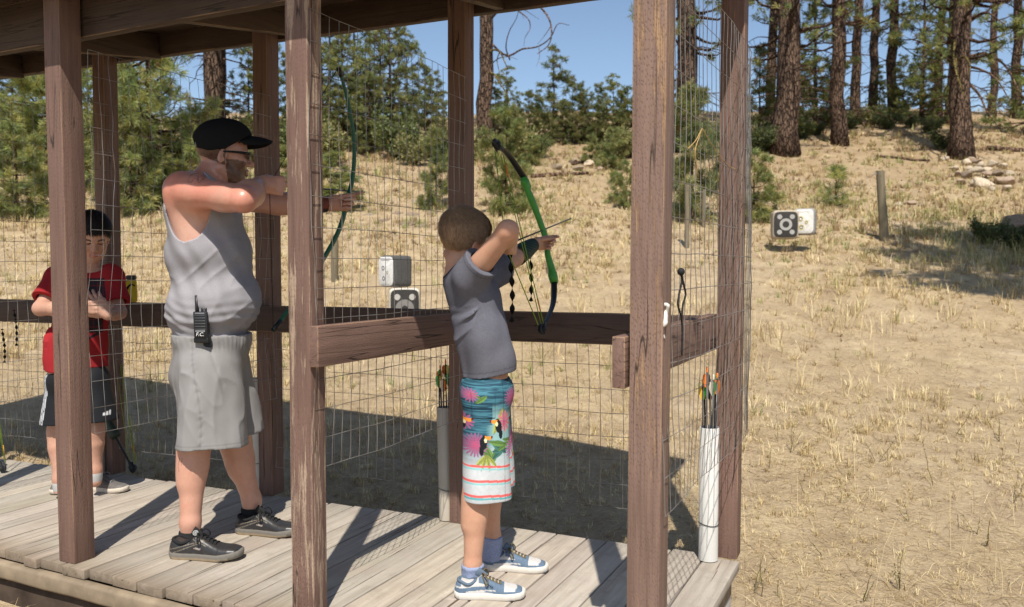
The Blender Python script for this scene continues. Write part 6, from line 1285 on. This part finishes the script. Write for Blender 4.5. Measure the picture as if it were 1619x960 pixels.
def text_on(txt, org, x, z, size, parent, name, colr, shear=0., thick=.0006):
    cu = bpy.data.curves.new(name, 'FONT'); cu.body = txt; cu.size = size; cu.extrude = thick; cu.shear = shear; cu.resolution_u = 3
    o = bpy.data.objects.new(name, cu); COL.objects.link(o); bpy.context.view_layer.update(); me = bpy.data.meshes.new_from_object(o.evaluated_get(bpy.context.evaluated_depsgraph_get())); V = np.array([v.co[:] for v in me.vertices]); by = {}
    for p in me.polygons: by.setdefault(len(p.vertices), []).append(list(p.vertices))
    bpy.data.objects.remove(o); bpy.data.curves.remove(cu); bpy.data.meshes.remove(me); n = np.cross(x, z)
    W = np.array(org)+V[:, :1]*x+V[:, 1:2]*z+V[:, 2:3]*n; return MB().add(W, [np.array(f) for f in by.values()], colr).build(name, vcol('printed_ink_'+txt[:3], .6, .2, 80, .05, 0), parent, smooth=False)
radio()
# --- the small marks on the shoes
h_, d_ = BJ['shoe']; d_ = np.array(d_); lf = np.cross([0, 0, 1.], d_); L_ = .252; so_ = [o for o in BOY.children if o.name.startswith('shoe')][0]
text_on('PUMA', np.array(h_)*[1, 1, 0]+d_*.425*L_-lf*.0335*L_/.3*1.12-lf*.0012+np.array([0, 0, .0655*L_/.3]), nrm(d_-np.array([0, 0, .38])+lf*-.08), nrm(np.array([0, 0, 1.])+d_*.38+lf*.42), .0125, so_, 'lettering', (.03, .05, .09), thick=.0009)
h_, d_ = MJ['shoe']; d_ = np.array(d_); lf = np.cross([0, 0, 1.], d_); L_ = .305; sm_ = [o for o in MAN.children if o.name.startswith('shoe')][0]; nn = nrm(-lf*.75+np.array([0, 0, .55])+d_*.25)
em = np.array(h_)*[1, 1, 0]+d_*.385*L_-lf*.021+np.array([0, 0, .108]); b = MB(); b.add(*disc(em, .0105, nn, d_, .0012, .0085), (.42, .42, .40)); b.add(*disc(em, .0022, nn, d_, .0012), (.42, .42, .4)); ay_ = np.cross(nn, d_)
for k in range(9): a = 2*np.pi*k/9; b.add(*disc(em+(d_*math.cos(a)+ay_*math.sin(a))*.0056, .0014, nn, d_, .0012), (.42, .42, .4))
b.build('emblem', vcol('printed_white', .6, .2, 80, .05, 0), sm_, smooth=False)
# --- compound bow builder in a plane: pixel features -> points
def compound(PMf, px, pn, label, GR=(.055, .27, .035), drawn=None, group=None):
    """px: dict of pixel features; PMf maps pixels to points of the bow's plane"""
    X = {k: np.array(PMf(*v)) for k, v in px.items()}; T = thing('compound_bow', X['grip'], label, 'bow', group)
    path = spline([X['r0'], X['r1'], X['r2'], X['grip'], X['r3'], X['r4'], X['r5']], 26); w = np.interp(np.linspace(0, 1, 26), [0, .08, .15, .22, .45, .52, .60, .72, .86, .93, 1], [.020, .027, .017, .019, .0165,   .020, .015, .018, .021, .028, .021])*1.22
    MB().add(*tube(path, w, 12, .62, up=pn), GR).build('riser', M_BOWGREEN, T)
    d1 = nrm(X['r0']-X['r1']); b = MB(); V, F = box(X['r0']-d1*.03+nrm(path[3]-path[1])*0+np.cross(pn, d1)*-.012, (.034, .05, .03), .008, np.array([np.cross(pn, d1), d1, pn])); b.add(V, F, GR); d2 = nrm(X['r5']-X['r4']); V, F = box(X['r5']-d2*.035+np.cross(pn, d2)*.014, (.034, .055, .03), .008, np.array([np.cross(pn, d2), d2, pn])); b.add(V, F, GR); b.build('limb_pocket', M_BOWGREEN, T)
    for a_, m_, e_ in (('r0', 'l1', 'c0'), ('r5', 'l2', 'c1')):
        Q = spline([X[a_]+(X[a_]-X[m_])*.12, X[m_], X[e_]], 14); MB().add(*tube(Q, np.linspace(.0150, .0115, 14), 8, .42, up=np.cross(pn, nrm(X[e_]-X[a_]))), (.012, .012, .013)).build('limb', M_BLKPL, T)
    for k in ('c0', 'c1'):
        d = nrm(X[k]-X['grip']); t_ = np.cross(pn, d); Cm = thing_part('cam', T)
        b = MB(); V, F = prism([(.026*math.cos(a)*(1+.25*math.sin(a)), .021*math.sin(a)) for a in np.linspace(0, 6.28, 20, endpoint=False)], .012, X[k], d, t_, .002); b.add(V, F, (.012, .012, .013))
        for s in (-1, 1): V, F = box(X[k]-d*.012+pn*s*.013, (.05, .016, .004), .002, np.array([d, t_, pn])); b.add(V, F, (.014, .014, .015))
        b.add(*tube(np.array([X[k]-pn*.018, X[k]+pn*.018]), .0055, 10), (.03, .03, .03)); b.build('cam', M_BLKPL, T)
    YG = (.22, .33, .035); a0, a1 = X['s0'], X['s1']; mid = X['nock'] if drawn else None
    pth = np.array([a0, mid, a1]) if drawn else np.array([a0, a1])
    MB().add(*tube(pth, .0021, 5), YG).build('string', M_STRING, T)
    b = MB(); b.add(*tube(np.array([X['k0']+pn*.006, X['k1']+pn*.006]), .0021, 5), YG); b.add(*tube(np.array([X['k0']-pn*.004, X['k1']-pn*.004]), .0019, 5), YG); b.build('cable', M_STRING, T)
    b = MB()
    for f0, f1, c in ((.06, .14, (.6, .17, .02)), (.86, .93, (.65, .30, .03))): b.add(*tube(np.array([X['k0']*(1-f0)+X['k1']*f0+pn*.006, X['k0']*(1-f1)+X['k1']*f1+pn*.006]), .0029, 6), c)
    b.build('serving', M_STRING, T)
    b = MB(); V, F = box(X['grip']-nrm(np.cross(pn, X['r2']-X['r3']))*.0, (.026, .095, .026), .010, np.array([np.cross(pn, nrm(X['r2']-X['r3'])), nrm(X['r2']-X['r3']), pn])); b.add(V, F, (.02, .10, .03)); b.build('grip', M_BOWGREEN, T)
    return T, X
def thing_part(name, T): return None
gB = np.array(BJ['wL'])+nrm(BJ['wL']-BJ['wR'])*.055+RT*.02; hB = np.array(at(799, 388, 3.06)); aimB = nrm(gB+np.array([0, 0, .03])-hB); top = np.array(at(785, 226, 3.3)); pnB = nrm(np.cross(aimB, nrm(at(826, 285, 3.5)-at(872, 440, 3.5))))
PB = lambda x, y: onplane(x, y, hB, pnB)
FEAT = dict(c0=(785, 228), l1=(806, 248), r0=(828, 281), r1=(834, 300), r2=(848, 335), grip=(863, 378), r3=(866, 403), r4=(872, 425), r5=(876, 447), l2=(874, 482), c1=(857, 520), s0=(783, 240), s1=(851, 514), k0=(793, 244), k1=(857, 512), nock=(800, 390))
BOWT, BX = compound(PB, FEAT, pnB, 'green and black compound bow drawn by the boy in board shorts', drawn=True)
arrow(PB(902, 346), hB, 'black arrow drawn on the green compound bow', vane=((.10, .35, .08), (.10, .35, .08), (.6, .25, .05)), up=UP)
# --- two bows leaning on the back posts, seen mostly as strings
def lean_bow(dx, d0, label):
    n_ = nrm(RT*.2+FH*.98); c = at(195+dx, 640, d0); n2 = nrm(np.cross(nrm(at(172+dx, 530, d0)-at(210+dx, 742, d0-.12)), RT))
    PL = lambda x, y: onplane(x+dx, y, c, n2)
    compound(PL, dict(c0=(172, 528), l1=(160, 545), r0=(152, 566), r1=(150, 580), r2=(152, 605), grip=(158, 632), r3=(166, 655), r4=(175, 675), r5=(184, 692), l2=(196, 715), c1=(210, 740), s0=(178, 538), s1=(205, 735), k0=(184, 536), k1=(214, 732), nock=(0, 0)), n2, label, group='spare compound bows', GR=(.022, .035, .022))
lean_bow(0, 4.62, 'dark compound bow leaning on the first back post beside the boy in red'); lean_bow(-206, 4.72, 'compound bow at the left border of which little more than its string shows')
# --- arrow tubes on the back posts with arrows in them
M_PVC = NT('pvc_tube'); v = M_PVC.coord(); nz = M_PVC.noise(v, 12, 5); nz2 = M_PVC.noise(M_PVC.coord((60, 60, 3)), 1, 4)
M_PVC = M_PVC.fin(M_PVC.mix(M_PVC.ramp(nz2, [(.62, 0.), (.70, .5)]), M_PVC.mix(nz, M_PVC.attr(), M_PVC.mix(1., M_PVC.attr(), (.92, .90, .86), 'MULTIPLY')), (.45, .42, .38)), .4, .4)
def atube(x, y, h, r, col, label, group=None, lean=(0, 0)):
    T = thing('arrow_tube', (x, y, .001), label, 'arrow tube', group); ax = nrm([lean[0], lean[1], 1.])
    V, F = lathe([(r-.004, .01), (r, 0), (r, h), (r-.0015, h+.0015), (r-.004, h), (r-.004, h-.3)], (x, y, .002), ax, 26); MB().add(V, F, col).build('tube', M_PVC, T, sharp=60)
    V, F = lathe([(0, .012), (r-.004, .012)], (x, y, .002), ax, 26); MB().add(V, F, col).build('base', M_PVC, T)
    b = MB(); z0 = h*.28; th = np.linspace(0, 6.28, 22); Q = np.array([x, y, z0])+np.stack([np.cos(th)*(r+.002), np.sin(th)*(r+.002), .004*np.sin(th*2)], 1); b.add(*tube(Q, .0016, 4), (.03, .025, .02)); b.build('tie_wire', M_STRING, T); return T
OR, YL, GN, WT, BK = (.78, .20, .03), (.70, .42, .05), (.05, .34, .06), (.62, .55, .42), (.05, .05, .05)
def quiver(x, y, h, r, cols, group, names, seed, tall=.0):
    r_ = np.random.default_rng(seed)
    for k, (c, nm) in enumerate(zip(cols, names)):
        a = 2*np.pi*k/len(cols)+.4; rr = (r-.012)*(.55+.45*(k % 2)); p = np.array([x+rr*math.cos(a), y+rr*math.sin(a), .06]); q = np.array([x+(r-.010)*math.cos(a+.5), y+(r-.010)*math.sin(a+.5), h+.185+tall+r_.uniform(-.04, .045)])
        v = [c[0], c[0], c[1]]; arrow(p, q, nm, group, vane=v, nock=c[1], up=RT)
x3, y3 = onz(704, 823)[:2]; atube(x3-.002, y3+.02, .525, .037, (.46, .41, .34), 'beige arrow tube at the foot of the third back post', lean=(-.02, 0))
quiver(x3-.012, y3+.02, .525, .037, ((OR, YL), (GN, OR), (OR, OR), (YL, GN), (OR, WT), (GN, GN)), 'arrows in the beige tube', ('orange and yellow vaned arrow in the beige tube', 'green vaned arrow with an orange nock in the beige tube', 'all orange arrow in the beige tube', 'yellow vaned arrow in the beige tube', 'orange and pale vaned arrow in the beige tube', 'all green arrow in the beige tube'), 5)
x4, y4 = onz(1120, 884)[:2]; x4 += .0; atube(x4, y4-.005, .535, .0385, (.60, .59, .56), 'white arrow tube at the foot of the corner post')
quiver(x4, y4-.005, .535, .0385, ((GN, GN), (OR, BK), (OR, WT), (GN, YL), (BK, OR), (GN, WT), (OR, OR)), 'arrows in the white tube', ('tall all green arrow in the white tube', 'orange vaned arrow with a black nock in the white tube', 'orange and pale vaned arrow in the white tube', 'green and yellow vaned arrow in the white tube', 'black vaned arrow in the white tube', 'green and pale vaned arrow in the white tube', 'all orange arrow in the white tube'), 6, .01)
x2, y2 = -2.325, 1.045; P = onz(403, 781); atube(P[0]-.0, P[1]+.01, .60, .036, (.62, .59, .53), 'pale arrow tube behind the bare legs of the man in the cap')
P = onz(156, 750); atube(P[0], P[1]-.0, .60, .036, (.50, .46, .40), 'pale arrow tube behind the boy in red')
# --- things tied to the right end
b = MB(); P = np.array(at(1050, 492, 2.19)); Q = spline([P+np.array([.0, 0, .0]), P+np.array([.008, -.01, -.02]), P+np.array([-.004, -.012, -.045]), P+np.array([.006, -.008, -.07])], 16)
V, F = tube(Q, np.array([.006, .010, .013, .014, .013, .012, .014, .015, .014, .013, .012, .011, .010, .008, .006, .003])*.62, 10, .7); V = V+np.stack([vnoise(V*70, k)*.005 for k in range(3)], 1); b.add(V, F, (.74, .70, .64)); V, F = tube(spline([P, P+np.array([-.012, -.004, .012]), P+np.array([.012, -.006, .016]), P+np.array([.006, 0, -.004])], 14), .005, 7); V = V+np.stack([vnoise(V*80, k+5)*.003 for k in range(3)], 1); b.add(V, F, (.70, .66, .60))
tag(b.build('rag', M_CLOTH, loc=P), 'dirty white rag tied to the right front post', 'rag')
z = lambda x, y: onplane(x, y, (.078, .4, 1), (1, 0, 0)); b = MB()
knot = z(1077, 432); L1 = spline([z(1077, 432), z(1078, 445), z(1074, 465), z(1072, 482), z(1077, 500), z(1079, 520), z(1078, 560)], 40); L2 = spline([z(1078, 434), z(1081, 450), z(1084, 465), z(1080, 482), z(1078, 500)], 30)
for Lk in (L1, L2):
    s = np.linspace(0, 1, len(Lk)*3); Q = np.stack([np.interp(s, np.linspace(0, 1, len(Lk)), Lk[:, k]) for k in range(3)], 1)
    for ph in (0, np.pi): w_ = Q+np.stack([0*s, .0026*np.cos(s*90+ph), .0026*np.sin(s*90+ph)], 1); b.add(*tube(w_, .0026, 5), (.02, .02, .02))
bm = bmesh.new(); bmesh.ops.create_uvsphere(bm, u_segments=12, v_segments=8, radius=.011); V, F = from_bm(bm); b.add(V+knot+np.array([0, -.002, .004]), F, (.02, .02, .02)); tag(b.build('paracord_loop', M_STRING, loc=knot), 'black braided cord loop knotted on the end wire panel', 'cord')
b = MB(); k0 = z(1110, 203)
for pts in ([(1110, 203), (1100, 222), (1088, 235)], [(1110, 203), (1105, 218), (1099, 238), (1101, 260), (1104, 280)], [(1110, 203), (1130, 235), (1150, 260), (1163, 268)]): b.add(*tube(spline([z(*q) for q in pts], 12), .0014, 4), (.50, .32, .13))
tag(b.build('dry_straw', M_STRING, loc=k0), 'bent dry straws caught high on the end wire panel', 'straw')
# --- hanging twisted slings on the left
c = at(22, 490, 4.5); strap(None, c, .20, 6, .016, M_BLACKCLOTH, 'wrist_sling', along=RT); tag(bpy.data.objects['wrist_sling'], 'black twisted sling hanging on the back rail left of the red tee', 'sling')
o = strap(None, at(3, 520, 4.5), .19, 6, .016, M_BLACKCLOTH, 'wrist_sling', along=RT); tag(o, 'black twisted sling hanging at the very left border', 'sling')
o = strap(None, at(158, 508, 4.35), .26, 6, .024, M_BLACKCLOTH, 'wrist_sling', along=RT); tag(o, 'black twisted sling hanging in front of the red tee', 'sling')
# --- yellow pouch behind the boy in red
P = at(208, 460, 5.05); T = thing('pouch', P, 'small yellow pouch with a black strap hanging above the back rail', 'pouch')
ax = np.array([RT, -FH, [0, 0, 1.]]); V, F = box(P, (.062, .04, .14), .012, ax, cuts=6, jit=.004); MB().add(V, F, (.46, .33, .03)).build('body', M_CLOTH, T); V, F = box(P+np.array([0, 0, .082]), (.056, .036, .03), .008, ax); MB().add(V, F, (.02, .02, .02)).build('cap', M_BLKPL, T)
MB().add(*tube(spline([P-RT*.03-FH*.024-UP*.03, P-RT*.012-FH*.026+UP*.02, P+RT*.012-FH*.026+UP*.04, P+RT*.03-FH*.02+UP*.03], 14), .008, 7, .5), (.012, .012, .012)).build('strap', M_BLACKCLOTH, T)
# --- wooden stakes and hanging targets on the range
M_STAKE = painted_wood('weathered_stake', .6, base=(.17, .14, .09), raw=(.30, .25, .17), dash=False)
def stake(px, py, top, wpx, label, lean=0., clip=False, d=None):
    if d is None: P, d = gnd(px, py)
    else: v = ray(px, py); P = CAM+v*d; P[2] = ground_z(P[0], P[1])
    H = at(px, top, d)[2]-P[2]; r = wpx*d/FPX/2; T = thing('wooden_stake', P, label, 'stake', 'wooden stakes on the range'); tp = P+np.array([0, 0, H])+RT*lean*d/FPX
    Q = P+np.linspace(-.1, 1, 9)[:, None]*(tp-P); V, F = tube(Q, np.linspace(r*1.05, r*.95, 9), 12); V = V+np.stack([vnoise(V*np.array([9, 9, 2]), k)*r*.14 for k in range(3)], 1); MB().add(V, F).build('post', M_STAKE, T, sharp=50)
    if clip: V, F = box(tp-np.array([0, 0, .05])-RT*.04, (.12, .03, .02), .004, np.array([RT, FH, [0, 0, 1.]])); MB().add(V, F, (.6, .6, .6)).build('clamp', M_WIRE, T)
    return T, tp, d
_, tA, dA = stake(1398, 381, 271, 13, 'grey leaning stake right of the pale hanging target', lean=-9, clip=True)
_, tB, dB_ = stake(1112, 360, 300, 6, 'thin stake seen through the end wire panel, right of the thicker one', clip=True)
stake(1086, 392, 292, 8, 'thicker stake seen through the end wire panel'); stake(530, 480, 380, 12, 'stake seen under the long green bow, behind the wire', d=11.5); stake(867, 460, 372, 6, 'thin stake behind the green riser of the boy\'s bow', d=12.); 
M_INK = vcol('target_ink', .8, .1, 40, .12)
def target(P, w, h, dp, face, x, label, dark, group='foam block targets', bulls='five', side=(.42, .36, .28)):
    z = np.array([0, 0, 1.]); y = np.cross(z, x); T = thing('foam_target', P, label, 'archery target', group); ax = np.array([x, y, z])
    V, F = box(P, (w, dp, h), .05, ax, seg=4, cuts=3, jit=.006); MB().add(V, F, side).build('block', vcol('target_foam', .9, .1, 30, .15, .4, .01), T)
    fc = P-y*(dp/2+.002); o = []
    for k in range(28):
        a = 2*np.pi*k/28; o.append((np.sign(math.cos(a))*abs(math.cos(a))**.35*w*.455, np.sign(math.sin(a))*abs(math.sin(a))**.35*h*.455))
    V, F = prism(o, .012, fc, x, z, .003); fo = MB().add(V, F, dark).build('face', vcol('target_print', .8, .15, 25, .18, .3, .006), T)
    f2 = fc-y*.0075; b = MB(); mk = lambda nm, vf, c: MB().add(*vf, c).build(nm, M_INK, fo, smooth=False)
    if bulls == 'five':
        W = (.36, .35, .33)
        for sx in (-1, 1):
            for sz in (-1, 1): mk('spot', disc(f2+x*sx*w*.24+z*sz*h*.27, w*.095, -y, x, .002), W)
        mk('ring', disc(f2, w*.24, -y, x, .002, w*.13), W)
    elif bulls == 'two':
        for sx in (-1, 1): mk('spot', disc(f2+x*sx*w*.24+z*h*.22, w*.10, -y, x, .002), (.42, .40, .37))
        mk('ring', disc(f2-z*h*.14, w*.30, -y, x, .002, w*.10), (.20, .19, .18))
    else:
        for (sx, sz, r0, c) in ((-.16, .10, .085, (.03, .03, .03)), (-.12, -.22, .085, (.03, .03, .03)), (.12, -.04, .06, (.25, .22, .08))):
            mk('ring', disc(f2+x*sx*w+z*sz*h, w*r0, -y, x, .002, w*r0*.72), c)
            if bulls == 'yellow': mk('ring', disc(f2+x*sx*w+z*sz*h, w*r0*1.6, -y, x, .0015, w*r0*1.3), (.55, .45, .08))
        for k in range(11): b.add(*box(f2-y*.001+x*(-.28+.05*k)*w+z*h*.36, (w*.032, .002, h*.022), 0, ax), (.35, .35, .36)); b.add(*box(f2-y*.001+x*(-.28+.05*k)*w-z*h*.40, (w*.03, .002, h*.016), 0, ax), (.35, .35, .36))
    if b.n: b.build('lettering', M_INK, fo, smooth=False)
    return T
xf = nrm(RT*.98-FH*.10)
d_ = 13.4; px2m = d_/FPX; Pd = at(1240, 356, d_); target(Pd, 39*px2m, 44*px2m, .40, 0, nrm(RT*.98-FH*.20), 'black foam target with white spots hanging by the corner post', (.045, .042, .040))
Pw = at(1273, 351, d_-.05); target(Pw, 31*px2m, 41*px2m, .34, 0, nrm(RT*.90-FH*.44), 'pale foam target with small ring marks hanging beside the black one', (.66, .64, .60), bulls='yellow', side=(.30, .29, .28))
_, d2_ = gnd(640, 508); p2 = d2_/FPX; target(at(626, 429, d2_), 40*p2, 50*p2, 38*p2, 0, nrm(RT*.70-FH*.71), 'white foam target with ring marks standing on top of another behind the wire', (.66, .65, .63), bulls='rings', side=(.085, .083, .08))
target(at(639, 480, d2_-.02), 48*p2, 50*p2, 44*p2, 0, nrm(RT*.985+FH*.17), 'black spotted foam target under the white one behind the wire', (.04, .038, .036), bulls='two', side=(.55, .50, .42))
# the wire the targets hang on
Q = spline([tB, at(1180, 312, (dA+dB_)/2), at(1240, 327, d_+.1), at(1288, 327, d_+.0), tA], 60); T = thing('hanging_wire', tB, 'thin wire strung between two stakes to carry the hanging targets', 'wire'); MB().add(*tube(Q, .003, 5), (.35, .34, .33)).build('wire', M_WIRE, T)
b = MB()
for px, py in ((1230, 336), (1248, 335), (1264, 331), (1282, 331)): a = at(px, py+4, d_); b.add(*tube(np.array([a, at(px, 326, d_+.06)]), .004, 5), (.3, .3, .3))
b.build('hook', M_WIRE, T)
